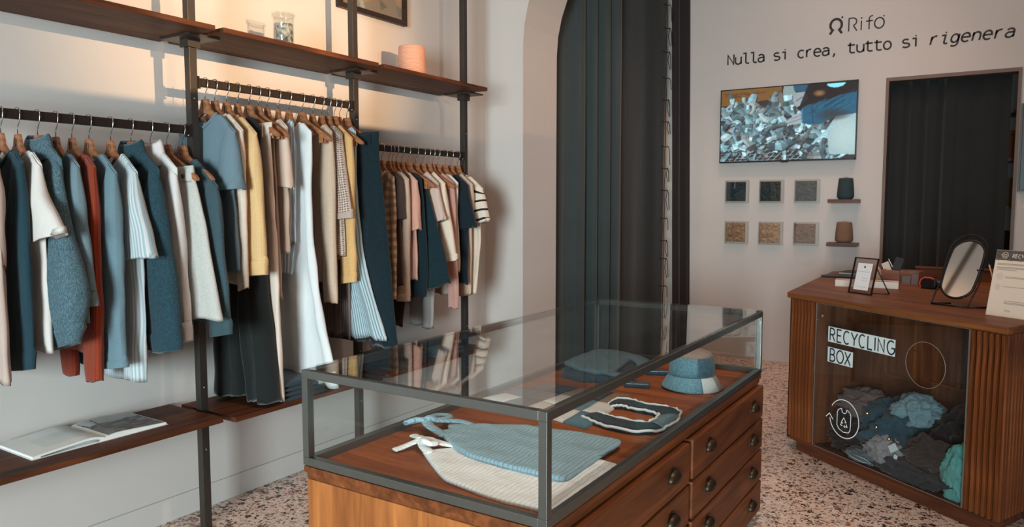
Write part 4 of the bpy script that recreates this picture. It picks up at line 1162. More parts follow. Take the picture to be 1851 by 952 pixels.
fill_poly(pim, [(0, 0), (1, 0), (1, .75), (.0, .55)], (104, 104, 104))
for k in range(70):
    x, y = rn.random(), rn.random() * .7; fill_poly(pim, [(x, y), (x + .12, y + .02), (x + .10, y + .09), (x - .02, y + .06)], rn.choice(((66, 66, 68), (128, 126, 124), (156, 156, 154), (84, 84, 86))), .8)
fill_poly(pim, [(0, .62), (1, .8), (1, 1), (0, 1)], (178, 184, 184)); line(pim, (.12, .5), (.06, .95), .03, (60, 64, 66)); line(pim, (.25, .5), (.30, .98), .03, (60, 64, 66))
def bulge(h): return lambda u, v: h * (math.sin(min(1, u * 2.6 + .25) * math.pi / 2) * (1 - u * .75)) + .0046
sheet('page_photograph', pim, (.120, .004, 0), (0, .236, 0), (-.24, 0, 0), print_mat('page_print', 0, .5), bk, bulge(.020))
lp = canvas(50, 50, (222, 224, 222)); fill_poly(lp, [(.2, .3), (.75, .3), (.75, .8), (.2, .8)], (208, 214, 212))
sheet('page', lp, (-.122, -.003, 0), (0, -.238, 0), (.244, 0, 0), print_mat('page_print_plain', 0, .6), bk, bulge(.026))
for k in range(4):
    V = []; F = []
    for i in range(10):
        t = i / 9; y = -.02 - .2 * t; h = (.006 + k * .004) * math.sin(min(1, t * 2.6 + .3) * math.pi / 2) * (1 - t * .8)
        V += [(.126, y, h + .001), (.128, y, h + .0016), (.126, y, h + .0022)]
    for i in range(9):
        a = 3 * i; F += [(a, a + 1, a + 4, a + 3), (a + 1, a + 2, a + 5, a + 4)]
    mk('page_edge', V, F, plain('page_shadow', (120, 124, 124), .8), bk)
# things on the lower shelves, partly behind the glass case
def folded(name, loc, sx, sy, layers, mat, label, cat, rz=0, th=.022, grp=None):
    g = empty(name, loc, rz); tag(g, label, cat, grp)
    for k in range(layers):
        n = 14; V = []; F = []
        for j in range(n):
            for i in range(n):
                u, v = i / (n - 1) * 2 - 1, j / (n - 1) * 2 - 1
                e = 1 - max(abs(u), abs(v)) ** 6
                nz = noise.noise(Vector((u * 2 + k, v * 2, k * 3.7)))
                V.append((u * sx * (1 + .02 * nz), v * sy * (1 + .03 * nz), k * th + th * (.5 + .5 * e) + .003 * nz))
        top_n = len(V)
        for j in range(n):
            for i in range(n):
                u, v = i / (n - 1) * 2 - 1, j / (n - 1) * 2 - 1
                x, y, z = V[j * n + i]; V.append((x, y, k * th + .0005 + .0 * z))
        for j in range(n - 1):
            for i in range(n - 1):
                a = j * n + i; F.append((a, a + 1, a + n + 1, a + n)); F.append((top_n + a, top_n + a + n, top_n + a + n + 1, top_n + a + 1))
        for i in range(n - 1):
            for a, b_ in ((i, i + 1), (n * (n - 1) + i + 1, n * (n - 1) + i), (n * (i + 1), n * i), (n * i + n - 1, n * (i + 1) + n - 1)):
                F.append((b_, a, top_n + a, top_n + b_))
        mk('folded_layer', V, F, mat, g, True, [(v[0], v[1]) for v in V])
    return g
folded('folded_denim', (.24, 2.33, .513), .14, .13, 4, F_('folded_slate_denim', (40, 52, 60), 'denim', (52, 66, 74)), 'folded dark blue denim below the white dress on the lower shelf', 'trousers')
folded('folded_sweater', (.21, 3.10, .513), .15, .14, 3, f_black, 'black folded knitwear on the lower shelf behind the glass case', 'sweater')
folded('folded_sweater', (.22, 3.45, .513), .15, .12, 2, F_('slate_knit', (84, 88, 90), 'knit', None, 50), 'slate grey folded knitwear on the lower shelf near the far post', 'sweater')

# ------------------------------------------------------------------ display chest and glass case
M_TEAK = wood('teak_chest', (84, 43, 22), (138, 78, 42), 'Y', .8, .45, .2)
M_TEAKV = wood('teak_chest_end', (132, 74, 36), (186, 114, 60), 'Z', .7, .45, .25)
M_TEAKT = wood('teak_top', (124, 62, 30), (184, 104, 56), 'X', .7, .5, .2)
M_BRASS = plain('aged_brass', (60, 48, 35), .42, .8)
M_IRON = plain('raw_steel_frame', (118, 119, 116), .34, .9)
X0, X1, Y0, Y1 = 1.376, 2.180, 1.430, 3.310
ch = empty('drawer_chest', ((X0 + X1) / 2, (Y0 + Y1) / 2, 0)); tag(ch, 'long teak chest of drawers under the glass case', 'chest of drawers')
cx, cy = (X0 + X1) / 2, (Y0 + Y1) / 2
def lb_(x0, x1, y0, y1, z0, z1): return (x0 - cx, x1 - cx, y0 - cy, y1 - cy, z0, z1)
box('plinth', *lb_(X0 + .05, X1 - .05, Y0 + .05, Y1 - .05, 0, .045), M_TEAK, ch)
box('carcass', *lb_(X0 + .02, X1 - .03, Y0 + .022, Y1 - .022, .045, .615), M_TEAK, ch)
box('end_panel', *lb_(X0 + .012, X1 - .012, Y0 + .004, Y0 + .022, .04, .615), M_TEAKV, ch, .002)
box('end_panel', *lb_(X0 + .012, X1 - .012, Y1 - .022, Y1 - .004, .04, .615), M_TEAKV, ch, .002)
box('side_panel', *lb_(X0 + .002, X0 + .02, Y0 + .022, Y1 - .022, .04, .615), M_TEAK, ch, .002)
box('moulding', *lb_(X0 + .008, X1 - .006, Y0 + .006, Y1 - .006, .615, .634), M_TEAK, ch, .003)
box('chest_top', *lb_(X0 + .001, X1 - .001, Y0 + .001, Y1 - .001, .634, .652), M_TEAK, ch, .002)
box('display_board', *lb_(X0 + .022, X1 - .022, Y0 + .022, Y1 - .022, .652, .655), M_TEAKT, ch)
# a cup pull: back plate and half dome
def cup_mesh():
    V = []; F = []; n = 10; m = 7
    for j in range(m):
        ph = R(90) * j / (m - 1)
        for i in range(n + 1):
            th = math.pi * i / n
            V.append((.026 * math.sin(ph) * math.sin(th) ** .8, .040 * math.cos(th), .034 * math.sin(th) * math.cos(ph) ** .6 - .002))
    for j in range(m - 1):
        for i in range(n):
            a = j * (n + 1) + i; F.append((a, a + 1, a + n + 2, a + n + 1))
    me = bpy.data.meshes.new('cup'); me.from_pydata(V, [], F); me.materials.append(M_BRASS)
    me.polygons.foreach_set('use_smooth', [True] * len(F)); return me
CUP = cup_mesh()
PLATE = bev_mesh('plate', *(lambda p: ([(0, y, z) for y, z in p] + [(.003, y, z) for y, z in p], [tuple(range(len(p)))[::-1], tuple(range(len(p), 2 * len(p)))] + [(k, (k + 1) % len(p), len(p) + (k + 1) % len(p), len(p) + k) for k in range(len(p))]))([(.046 * math.cos(a), .042 * math.sin(a) - .004) for a in [math.pi * k / 14 for k in range(15)]]), 0)
PLATE.materials.append(M_BRASS)
for (y0, y1) in ((1.452, 2.356), (2.386, 3.298)):
    for (z0, z1) in ((.472, .608), (.333, .463), (.193, .324), (.050, .184)):
        dr = box('drawer', *lb_(X1 - .03, X1 + .014, y0, y1, z0, z1), M_TEAK, ch, .006)
        for yy in (y0 + .165, y1 - .165):
            hd = link('handle', CUP, None, dr, (X1 + .016 - cx, yy - cy, (z0 + z1) / 2 - .004))
            sm_ = hd.modifiers.new('thickness', 'SOLIDIFY'); sm_.thickness = .002
            link('handle_plate', PLATE, None, dr, (X1 + .0145 - cx, yy - cy, (z0 + z1) / 2 - .004))
gc = empty('glass_case', (cx, cy, .655)); tag(gc, 'glass display case with a raw steel frame standing on the chest', 'display case')
bw = .023; zt = .930
def gb(name, x0, x1, y0, y1, z0, z1, mat, par=gc, bev=.0015): return box(name, x0 - cx, x1 - cx, y0 - cy, y1 - cy, z0 - .655, z1 - .655, mat, par, bev)
for x in (X0, X1 - bw):
    for y in (Y0, Y1 - bw): gb('frame_post', x, x + bw, y, y + bw, .655 + bw, zt - bw, M_IRON)
for z in (.655, zt - bw):
    for x in (X0, X1 - bw): gb('frame_bar', x, x + bw, Y0, Y1, z, z + bw, M_IRON)
    for y in (Y0, Y1 - bw): gb('frame_bar', X0 + bw, X1 - bw, y, y + bw, z, z + bw, M_IRON)
M_GL = glass('case_glass', (.955, .975, .97), 1.0)
g4 = .005
gb('glass_pane', X0 + .002, X1 - .002, Y0 + .002, Y1 - .002, zt, zt + .005, M_GL, gc, 0)
M_GS = glass('case_side_glass', (.96, .975, .97), .4)
for y in (Y0 + .009, Y1 - .014): gb('glass_pane', X0 + bw, X1 - bw, y, y + g4, .655 + bw, zt - bw, M_GS, gc, 0)
for x in (X0 + .009, X1 - .014): gb('glass_pane', x, x + g4, Y0 + bw, Y1 - bw, .655 + bw, zt - bw, M_GS, gc, 0)

# ------------------------------------------------------------------ clothes laid out in the case
ZF = .6555
def resample(pts, n):
    P = [Vector(p) for p in pts] + [Vector(pts[0])]
    d = [0.0]
    for a, b in zip(P[:-1], P[1:]): d.append(d[-1] + (b - a).length)
    out = []
    for k in range(n):
        t = d[-1] * k / n; i = max(j for j in range(len(d) - 1) if d[j] <= t + 1e-12)
        q = (t - d[i]) / max(1e-9, d[i + 1] - d[i]); out.append(P[i].lerp(P[i + 1], q))
    return out
def flatcloth(name, outline, z0, th, mat, parent, seed=0, n=96, wr=.004, center=None, org=(0, 0)):
    O = resample(outline, n); c = Vector(center) if center else sum(O, Vector((0, 0))) / n
    ringsf = [(1.0, 0.0), (1.0, .45), (.985, .85), (.95, 1.0)] + [(.95 * (1 - k / 14), 1.0) for k in range(1, 14)]
    V = []; F = []; U = []
    for f, hgt in ringsf:
        for p in O:
            q = c + (p - c) * f
            nz = noise.noise(Vector((q.x * 16, q.y * 16, seed))) + .5 * noise.noise(Vector((q.x * 40, q.y * 40, seed + 4)))
            z = z0 + th * hgt + (wr * nz * (1 if hgt > .9 else .2) if hgt > 0 else 0)
            V.append((q.x - org[0], q.y - org[1], z)); U.append((q.y, q.x))
    m = len(ringsf)
    for k in range(m - 1):
        for i in range(n): F.append((k * n + i, k * n + (i + 1) % n, (k + 1) * n + (i + 1) % n, (k + 1) * n + i))
    V.append((c.x - org[0], c.y - org[1], z0 + th)); U.append((c.y, c.x))
    for i in range(n): F.append(((m - 1) * n + i, (m - 1) * n + (i + 1) % n, len(V) - 1))
    F.append(tuple(range(n - 1, -1, -1)))
    return mk(name, V, F, mat, parent, True, U)
def strap(name, pts, wd, th, mat, parent):
    V = []; F = []; P = crom(pts, 26); m = len(P)
    for k in range(m):
        a = P[max(0, k - 1)]; b = P[min(m - 1, k + 1)]; d = Vector((b[0] - a[0], b[1] - a[1])).normalized(); nn = Vector((-d.y, d.x))
        for j in range(8):
            an = 2 * math.pi * j / 8
            V.append((P[k][0] + nn.x * wd / 2 * math.cos(an), P[k][1] + nn.y * wd / 2 * math.cos(an), P[k][2] + th / 2 * math.sin(an)))
    for k in range(m - 1):
        for j in range(8): F.append((k * 8 + j, k * 8 + (j + 1) % 8, (k + 1) * 8 + (j + 1) % 8, (k + 1) * 8 + j))
    F += [tuple(range(7, -1, -1)), tuple((m - 1) * 8 + j for j in range(8))]
    return mk(name, V, F, mat, parent, True, [(v[0], v[1]) for v in V])
f_camb = F_('crinkle_blue', (146, 176, 188), 'rows', (84, 114, 130), 22)
f_camw = F_('crinkle_white', (250, 249, 247), 'rows', (206, 202, 198), 22)
og = (1.85, 1.72)
cw = empty('camisole', (og[0], og[1], ZF)); tag(cw, 'white crinkled tie-strap top laid flat in the glass case', 'top')
out_w = [(1.60, 1.69), (1.66, 1.76), (1.72, 1.80), (1.85, 1.87), (2.085, 1.907), (2.142, 1.899), (2.150, 1.75), (2.155, 1.607), (2.147, 1.53), (2.12, 1.508), (2.02, 1.503), (1.937, 1.511), (1.80, 1.542), (1.757, 1.57), (1.689, 1.62)]
flatcloth('body', out_w, 0, .011, f_camw, cw, 3, 110, .003, (1.9, 1.68), og)
def L2(pts, z=.006): return [(a - og[0], b - og[1], c if c is not None else z) for a, b, c in pts]
strap('strap', L2([(1.64, 1.675, .012), (1.60, 1.70, .016), (1.575, 1.72, .022), (1.555, 1.735, .024)]), .034, .010, f_camw, cw)
strap('strap', L2([(1.69, 1.775, .012), (1.64, 1.755, .016), (1.60, 1.745, .022), (1.56, 1.735, .026)]), .032, .010, f_camw, cw)
strap('tie', L2([(1.565, 1.735, .026), (1.55, 1.705, .018), (1.535, 1.675, .010), (1.528, 1.648, .008)]), .030, .010, f_camw, cw)
strap('tie', L2([(1.56, 1.735, .026), (1.53, 1.755, .02), (1.505, 1.775, .010), (1.485, 1.788, .008)]), .032, .010, f_camw, cw)
strap('bow_loop', L2([(1.565, 1.735, .024), (1.60, 1.70, .034), (1.625, 1.700, .030), (1.625, 1.725, .026), (1.59, 1.74, .026), (1.565, 1.737, .024)]), .022, .016, f_camw, cw)
og2 = (1.85, 1.88)
cb = empty('camisole', (og2[0], og2[1], ZF)); tag(cb, 'pale blue crinkled tie-strap top laid over the white one', 'top')
out_b = [(1.535, 1.90), (1.60, 1.955), (1.749, 2.035), (1.845, 2.046), (1.945, 2.066), (2.080, 2.062), (2.088, 2.03), (2.087, 1.85), (2.090, 1.70), (2.082, 1.68), (2.016, 1.682), (1.889, 1.686), (1.762, 1.702), (1.67, 1.748), (1.60, 1.792), (1.55, 1.83), (1.565, 1.865)]
flatcloth('body', out_b, .0145, .011, f_camb, cb, 9, 120, .003, (1.84, 1.87), og2)
flatcloth('lining', [(1.7, 1.90), (1.75, 2.02), (1.945, 2.05), (2.07, 2.05), (2.07, 1.95), (1.9, 1.92)], 0.0, .014, f_camb, cb, 5, 60, .0, None, og2)
def L3(pts): return [(a - og2[0], b - og2[1], c) for a, b, c in pts]
strap('strap', L3([(1.60, 1.80, .022), (1.55, 1.825, .024), (1.505, 1.845, .026), (1.475, 1.865, .030)]), .036, .012, f_camb, cb)
strap('strap', L3([(1.60, 1.94, .022), (1.55, 1.945, .024), (1.515, 1.925, .026), (1.48, 1.89, .030)]), .032, .012, f_camb, cb)
strap('bow_loop', L3([(1.475, 1.875, .034), (1.44, 1.85, .036), (1.415, 1.835, .026), (1.408, 1.86, .022), (1.44, 1.885, .028), (1.475, 1.88, .034)]), .024, .018, f_camb, cb)
strap('bow_loop', L3([(1.475, 1.88, .034), (1.46, 1.92, .034), (1.465, 1.965, .026), (1.485, 1.975, .022), (1.495, 1.93, .026), (1.478, 1.882, .032)]), .024, .018, f_camb, cb)
strap('knot', L3([(1.466, 1.862, .034), (1.474, 1.88, .040), (1.486, 1.896, .032)]), .03, .02, f_camb, cb)
# patchwork bag with a loop handle
bg_ = empty('patchwork_bag', (1.66, 2.42, ZF)); tag(bg_, 'patchwork knitted bag with frayed navy loop handle in the glass case', 'bag')
A, B, Cc, D = Vector((1.397, 2.293)), Vector((1.487, 2.626)), Vector((1.861, 2.641)), Vector((1.908, 2.157))
pc = {'w': F_('patch_white', (222, 218, 212), 'knit', None, 50), 'g': F_('patch_charcoal', (84, 84, 86), 'knit', None, 50), 'n': F_('patch_navy', (38, 52, 64), 'knit', None, 50), 'b': F_('patch_blue', (88, 122, 136), 'knit', None, 50), 't': F_('patch_tan', (138, 104, 84), 'knit', None, 50)}
lay = ['wgnt', 'gwgt', 'gwbn', 'wwnt']   # along A-D, then A-B
rowsP = ['wgg', 'ggn', 'wwt', 'wbn', 'bwt']
nr_, nc_ = 5, 3
def q2(a, b): return (A.lerp(D, a)).lerp(B.lerp(Cc, a), b)
for i in range(nr_):
    for j in range(nc_):
        e = .004
        P = [q2((i + .012) / nr_, (j + .012) / nc_), q2((i + .988) / nr_, (j + .012) / nc_), q2((i + .988) / nr_, (j + .988) / nc_), q2((i + .012) / nr_, (j + .988) / nc_)]
        P = [(p.x - 1.66, p.y - 2.42) for p in P]
        V = []; F = []; n = 7
        for v in range(n):
            for u in range(n):
                a, b = u / (n - 1), v / (n - 1)
                p = Vector(P[0]).lerp(Vector(P[1]), a).lerp(Vector(P[3]).lerp(Vector(P[2]), a), b)
                ed = min(a, 1 - a, b, 1 - b); z = .006 + .004 * min(1, ed * 5) + .0025 * noise.noise(Vector((p.x * 14, p.y * 14, 2)))
                V.append((p.x, p.y, z))
        for v in range(n - 1):
            for u in range(n - 1): k = v * n + u; F.append((k, k + 1, k + n + 1, k + n))
        b0 = len(V); bd = [u for u in range(n)] + [v * n + n - 1 for v in range(1, n)] + [n * (n - 1) + u for u in range(n - 2, -1, -1)] + [v * n for v in range(n - 2, 0, -1)]
        for k in bd: V.append((V[k][0], V[k][1], 0.0))
        for k in range(len(bd)): F.append((bd[k], b0 + k, b0 + (k + 1) % len(bd), bd[(k + 1) % len(bd)]))
        F.append(tuple(range(b0, len(V))))
        mk('patch', V, F, pc[rowsP[i][j]], bg_, True, [(v[0], v[1]) for v in V])
lo = [(1.848, 2.461), (1.850, 2.535), (1.91, 2.545), (1.985, 2.520), (2.059, 2.530), (2.113, 2.483), (2.138, 2.37), (2.128, 2.262), (2.074, 2.199), (1.98, 2.196), (1.897, 2.226), (1.844, 2.255)]
li = [(1.870, 2.43), (1.890, 2.44), (1.915, 2.45), (1.986, 2.435), (2.045, 2.430), (2.060, 2.41), (2.066, 2.36), (2.060, 2.315), (2.02, 2.30), (1.96, 2.305), (1.902, 2.318), (1.87, 2.33)]
LO = crom([(a, b) for a, b in lo], 60); LI = crom([(a, b) for a, b in li], 60)
def band(name, i0, i1, mat):
    V = []; F = []; U = []
    for k in range(i0, i1):
        for f in (0, .25, .5, .75, 1):
            x, y = LO[k] + (LI[k] - LO[k]) * f
            z = .012 + .006 * math.sin(math.pi * f) + .003 * noise.noise(Vector((x * 20, y * 20, 1)))
            V.append((x - 1.66, y - 2.42, z)); U.append((f * .1, k * .015))
        for f in (1, 0):
            x, y = LO[k] + (LI[k] - LO[k]) * f; V.append((x - 1.66, y - 2.42, .001)); U.append((f * .1, k * .015))
    m = i1 - i0
    for k in range(m - 1):
        for j in range(7): F.append((k * 7 + j, k * 7 + (j + 1) % 7, (k + 1) * 7 + (j + 1) % 7, (k + 1) * 7 + j))
    F += [tuple(range(6, -1, -1)), tuple((m - 1) * 7 + j for j in range(7))]
    return mk(name, V, F, mat, bg_, True, U)
band('handle', 0, 29, pc['n']); band('handle', 28, 38, F_('handle_denim', (112, 140, 148), 'denim', (70, 98, 108))); band('handle', 37, 60, pc['n'])
M_FRAY = plain('frayed_white', (226, 226, 222), .95)
for LL, nm in ((LO, 'frayed_edge'), (LI, 'frayed_edge')):
    rn = random.Random(3)
    tube(nm, [(p[0] - 1.66 + rn.uniform(-.003, .003), p[1] - 2.42 + rn.uniform(-.003, .003), .012 + rn.uniform(-.003, .004)) for p in LL], .0048, M_FRAY, bg_, 6)
# folded knitwear at the far left of the case
f_k1 = F_('folded_grey_blue_knit', (104, 128, 138), 'knit', None, 55); f_k2 = F_('folded_slate_knit', (52, 68, 80), 'knit', None, 55)
k2 = empty('folded_sweater', (1.55, 3.0, ZF)); tag(k2, 'slate blue folded knit lying beneath the grey blue one in the glass case', 'sweater')
flatcloth('body', [(1.43, 2.86), (1.41, 3.0), (1.42, 3.24), (1.60, 3.26), (1.70, 3.15), (1.75, 3.0), (1.735, 2.87), (1.68, 2.77), (1.58, 2.73), (1.48, 2.77)], 0, .020, f_k2, k2, 2, 90, .004, None, (1.55, 3.0))
k1 = empty('folded_sweater', (1.55, 3.05, ZF + .024)); tag(k1, 'grey blue folded knit top lying uppermost at the far end of the case', 'sweater')
flatcloth('body', [(1.42, 2.90), (1.405, 3.0), (1.41, 3.25), (1.50, 3.27), (1.60, 3.24), (1.66, 3.20), (1.64, 3.12), (1.66, 3.0), (1.68, 2.86), (1.63, 2.80), (1.52, 2.83)], 0, .016, f_k1, k1, 6, 90, .005, None, (1.55, 3.05))
strap('sleeve', [(.07, .12, .012), (.13, .08, .014), (.185, .02, .010), (.20, -.02, .006)], .08, .022, f_k1, k1)
strap('sleeve', [(.09, -.2, .008), (.15, -.215, .004), (.195, -.19, -.0), (.215, -.16, -.002)], .06, .018, f_k1, k1)
for x, y, rz, lab in ((1.815, 2.795, .35, 'small navy folded cloth pouch near the hat, in front of the knits'), (1.80, 3.05, .5, 'small navy folded cloth pouch half hidden behind the bucket hat')):
    pu = empty('cloth_pouch', (x, y, ZF), rz); tag(pu, lab, 'pouch')
    flatcloth('body', [(-.05, -.028), (.05, -.028), (.052, .028), (-.05, .03)], 0, .014, F_('navy_pouch', (44, 60, 74), 'denim', (60, 80, 94)), pu, 4, 48, .001)
    tube('stitching', [(-.046, -.024, .0155), (.046, -.024, .0155)], .0008, M_FRAY, pu, 5)
# bucket hat
def lathe_sec(name, prof, a0, a1, mat, parent, n=24, wob=.0):
    V = []; F = []; U = []; m = len(prof)
    for k, (r, z) in enumerate(prof):
        for j in range(n + 1):
            a = R(a0 + (a1 - a0) * j / n)
            rr = r * (1 + wob * math.sin(3 * a + 1) * max(0, .058 - z) / .058); zz = z + wob * .12 * math.sin(2 * a) * max(0, .05 - z) / .05
            V.append((rr * math.cos(a), rr * math.sin(a), zz)); U.append((a * r, z))
    for k in range(m - 1):
        for j in range(n):
            a = k * (n + 1) + j; F.append((a, a + 1, a + n + 2, a + n + 1))
    o = mk(name, V, F, mat, parent, True, U)
    s = o.modifiers.new('thickness', 'SOLIDIFY'); s.thickness = .003
    return o
ht = empty('bucket_hat', (2.005, 2.905, ZF)); tag(ht, 'denim patchwork bucket hat at the far end of the glass case', 'hat')
f_hat = F_('hat_denim', (86, 126, 142), 'denim', (122, 158, 170)); f_hatw = F_('hat_white', (206, 206, 204), 'denim', (190, 192, 192)); f_hatt = F_('hat_taupe', (142, 122, 112), 'denim', (160, 140, 130)); f_hatd = F_('hat_dark', (58, 84, 98), 'denim', (84, 112, 124))
brim = [(.122, .004), (.120, .010), (.110, .028), (.096, .050), (.0905, .058)]
crown = [(.0905, .058), (.0905, .085), (.088, .115), (.083, .132)]
topc = [(.083, .132), (.077, .143), (.058, .152), (.030, .157), (.001, .158)]
lathe_sec('brim_panel', brim, 60, 312, f_hat, ht, 40, .03); lathe_sec('brim_panel', brim, 312, 350, f_hatw, ht, 12, .03); lathe_sec('brim_panel', brim, -10, 60, f_hatt, ht, 18, .03)
lathe_sec('crown_band', crown, 60, 305, f_hat, ht, 40, .015); lathe_sec('crown_band', crown, -55, 60, f_hatd, ht, 24, .015)
lathe_sec('crown_top', topc, 0, 360, f_hatt, ht, 40, .015)
tube('seam', [(.0912 * math.cos(a), .0912 * math.sin(a), .058) for a in [2 * math.pi * k / 40 for k in range(40)]], .002, f_hatd, ht, 6, True)

# ------------------------------------------------------------------ the counter
M_CTOP = wood('counter_top_teak', (92, 52, 28), (138, 84, 46), 'X', .7, .5, .2)
M_SLAT = wood('counter_slat_teak', (78, 38, 18), (156, 88, 46), 'Z', 1.2, .5, .2, 1.0, .9)
M_CBODY = wood('counter_dark_walnut', (44, 22, 14), (80, 44, 27), 'Z', .8, .6, .15)
M_PLINTH = wood('counter_plinth_teak', (72, 36, 20), (116, 62, 34), 'X', .8, .45)
ang = math.atan2(-.608, .793)
kt = empty('shop_counter', (2.066, 4.372, 0), ang); tag(kt, 'slatted walnut shop counter with a glass-fronted recycling box', 'counter')
ca, sa = math.cos(ang), math.sin(ang)
def loc2(x, y):
    dx, dy = x - 2.066, y - 4.372; return (ca * dx + sa * dy, -sa * dx + ca * dy)
top_w = [(2.044, 4.379), (3.078, 3.586), (3.46, 4.42), (3.46, 5.90), (2.026, 5.90)]
prism('counter_top', [loc2(*p) for p in top_w], .868, .900, M_CTOP, kt, .006)
SL = 1.275   # length of the front
# plinth and hollow body
FRl = loc2(3.055, 3.612); RBl = loc2(3.43, 4.43); BRl = loc2(3.43, 5.87); BLl = loc2(2.06, 5.87)
prism('plinth', [(.04, .035), (SL - .06, .035), (loc2(3.38, 4.43)), loc2(3.38, 5.8), loc2(2.12, 5.8)], 0, .062, M_PLINTH, kt)
box('bottom_rail', .015, SL - .012, .006, .05, .062, .082, M_PLINTH, kt, .002)
box('case_floor', .19, 1.11, .03, .45, .070, .084, M_CBODY, kt)
boxes('case_lining', [(.185, 1.115, .45, .465, .07, .868), (.185, .197, .02, .45, .07, .868), (1.103, 1.115, .02, .45, .07, .868)], wood('counter_lining', (78, 42, 26), (126, 74, 46), 'Z', .8, .6, .15), kt)
boxes('case_batten', [(.25, .45, .438, .45, .45, .46), (.25, .26, .438, .45, .46, .80), (.44, .45, .438, .45, .46, .80), (.55, 1.05, .438, .45, .47, .478), (.70, .72, .438, .45, .478, .868)], M_CTOP, kt)
# solid sides behind the slats
M_SLB = wood('slat_backing', (20, 11, 8), (36, 20, 13), 'Z')  # near-black colour paints in the shade of the slat gaps
prism('side_body', [(.012, .024), (.185, .024), (.185, .465), BLl, (loc2(2.06, 4.40))], .062, .868, M_SLB, kt)
prism('side_body', [(1.115, .024), (SL - .022, .024), (loc2(3.405, 4.44)), BRl, BLl, (.19, .47), (1.115, .47)], .062, .868, M_SLB, kt)
SLATM = {}
def slat(x, wd, par, y0=.0, d=.022):
    b_ = SLATM.get(wd)
    if b_ is None:
        v, f = box_data(0, wd, 0, d, .082, .866); b_ = bev_mesh('slat', v, f, .003, 2); b_.materials.append(M_SLAT); SLATM[wd] = b_
    return link('slat', b_, None, par, (x, y0, 0))
for k in range(7): slat(.006 + k * .0255, .0145, kt)
for k in range(6): slat(1.112 + k * .0272, .0158, kt)
# slats on the right-hand side face
da = Vector(RBl) - Vector(FRl); aa = math.atan2(da.y, da.x); ln = da.length
for k in range(24):
    o = slat(0, .0145, kt); q = Vector((SL, .0)) + da.normalized() * (.012 + k * .0285)
    o.location = (q.x, q.y, 0); o.rotation_euler = (0, 0, aa)
# glass front with the round opening
M_CG = glass('counter_glass', (.90, .92, .92), .5)
def pane_with_hole(x0, x1, z0, z1, cx_, cz_, r, y, t, mat, par):
    angs = [2 * math.pi * k / 64 for k in range(64)] + [math.atan2(zz - cz_, xx - cx_) % (2 * math.pi) for xx in (x0, x1) for zz in (z0, z1)]
    angs = sorted(set(angs)); V = []; F = []; n = len(angs)
    for yy in (y, y + t):
        for a in angs:
            V.append((cx_ + r * math.cos(a), yy, cz_ + r * math.sin(a)))
        for a in angs:
            c, s = math.cos(a), math.sin(a)
            tt = min(((x1 - cx_) / c if c > 1e-9 else ((x0 - cx_) / c if c < -1e-9 else 1e9)), ((z1 - cz_) / s if s > 1e-9 else ((z0 - cz_) / s if s < -1e-9 else 1e9)))
            V.append((cx_ + tt * c, yy, cz_ + tt * s))
    for k in range(n):
        j = (k + 1) % n
        F += [(k, j, n + j, n + k), (2 * n + k, 3 * n + k, 3 * n + j, 2 * n + j), (k, 2 * n + k, 2 * n + j, j), (n + k, n + j, 3 * n + j, 3 * n + k)]
    return mk('front_pane', V, F, mat, par)
fp = pane_with_hole(.199, 1.102, .084, .866, .891, .666, .105, .004, .006, M_CG, kt)
M_EDGE = plain('acrylic_edge', (126, 112, 102), .4)
tube('opening_rim', [(.891 + .105 * math.cos(a), .003, .666 + .105 * math.sin(a)) for a in [2 * math.pi * k / 48 for k in range(48)]], .0016, M_EDGE, fp, 6, True)
boxes('pane_edge', [(.197, .199, .002, .010, .084, .866), (1.102, 1.104, .002, .010, .084, .866), (.197, 1.104, .002, .010, .864, .866), (.197, 1.104, .002, .010, .082, .084)], M_EDGE, fp)
for x in (.206, .245): tube('pane_screw', [(x, .004, .775 if x < .21 else .80), (x, -.001, .775 if x < .21 else .80)], .004 if x < .21 else .008, M_EDGE, fp, 12)
M_STK = plain('white_sticker', (206, 216, 216), .6); M_INK = plain('sticker_ink', (34, 36, 42), .7)
def sign_strip(x0, x1, z0, z1, text, wid, size, pad):
    s_ = box('sign_strip', x0, x1, .0015, .0035, z0, z1, M_STK, kt)
    cx_ = x0 + pad
    for c_ in text:
        V, F = ribbon(GL[c_], .088, .003)
        mk('letter', [(v[0] * size * .92, v[1] * size, v[2] * size) for v in V], F, M_INK, s_, False, None, (cx_, .0012, z0 + (z1 - z0 - .7 * size) / 2))
        cx_ += wid[c_] * size
    return s_
WID = {'R': .525, 'E': .50, 'C': .585, 'Y': .525, 'L': .45, 'J': .265, 'N': .60, 'G': .62, 'B': .545, 'O': .60, 'X': .5}
sign_strip(.292, .723, .671, .752, 'RECYCLJNG', WID, .0925, .007)
sign_strip(.293, .465, .564, .643, 'BOX', WID, .0925, .010)
# white arrow and shirt pictogram printed on the pane
M_WHITE = plain('white_print', (232, 234, 234), .6)
cxp, czp, rp_ = .421, .286, .099
st_ = [arcp(cxp, czp, rp_, rp_, 150, -170, 44), [(cxp - rp_ - .026, czp - .03 + .012), (cxp - rp_ - .002, czp + .005), (cxp - rp_ + .024, czp - .022)],
       [(.380, .325), (.374, .31), (.374, .245), (.388, .226), (.42, .216), (.455, .222), (.465, .24), (.467, .31), (.462, .325)],
       [(.380, .325), (.398, .337)] + arcp(.421, .337, .018, .022, 180, 360, 8) + [(.444, .337), (.462, .325)],
       [(.405, .268), (.420, .292), (.434, .272)], [(.430, .280), (.436, .270), (.426, .268)], [(.438, .262), (.444, .248), (.424, .248)], [(.428, .254), (.422, .248), (.428, .242)], [(.412, .248), (.400, .250), (.408, .266)], [(.402, .262), (.409, .268), (.413, .260)]]
V, F = ribbon(st_[:2], .0042, .001); Vb, Fb = ribbon(st_[2:], .0034, .001)
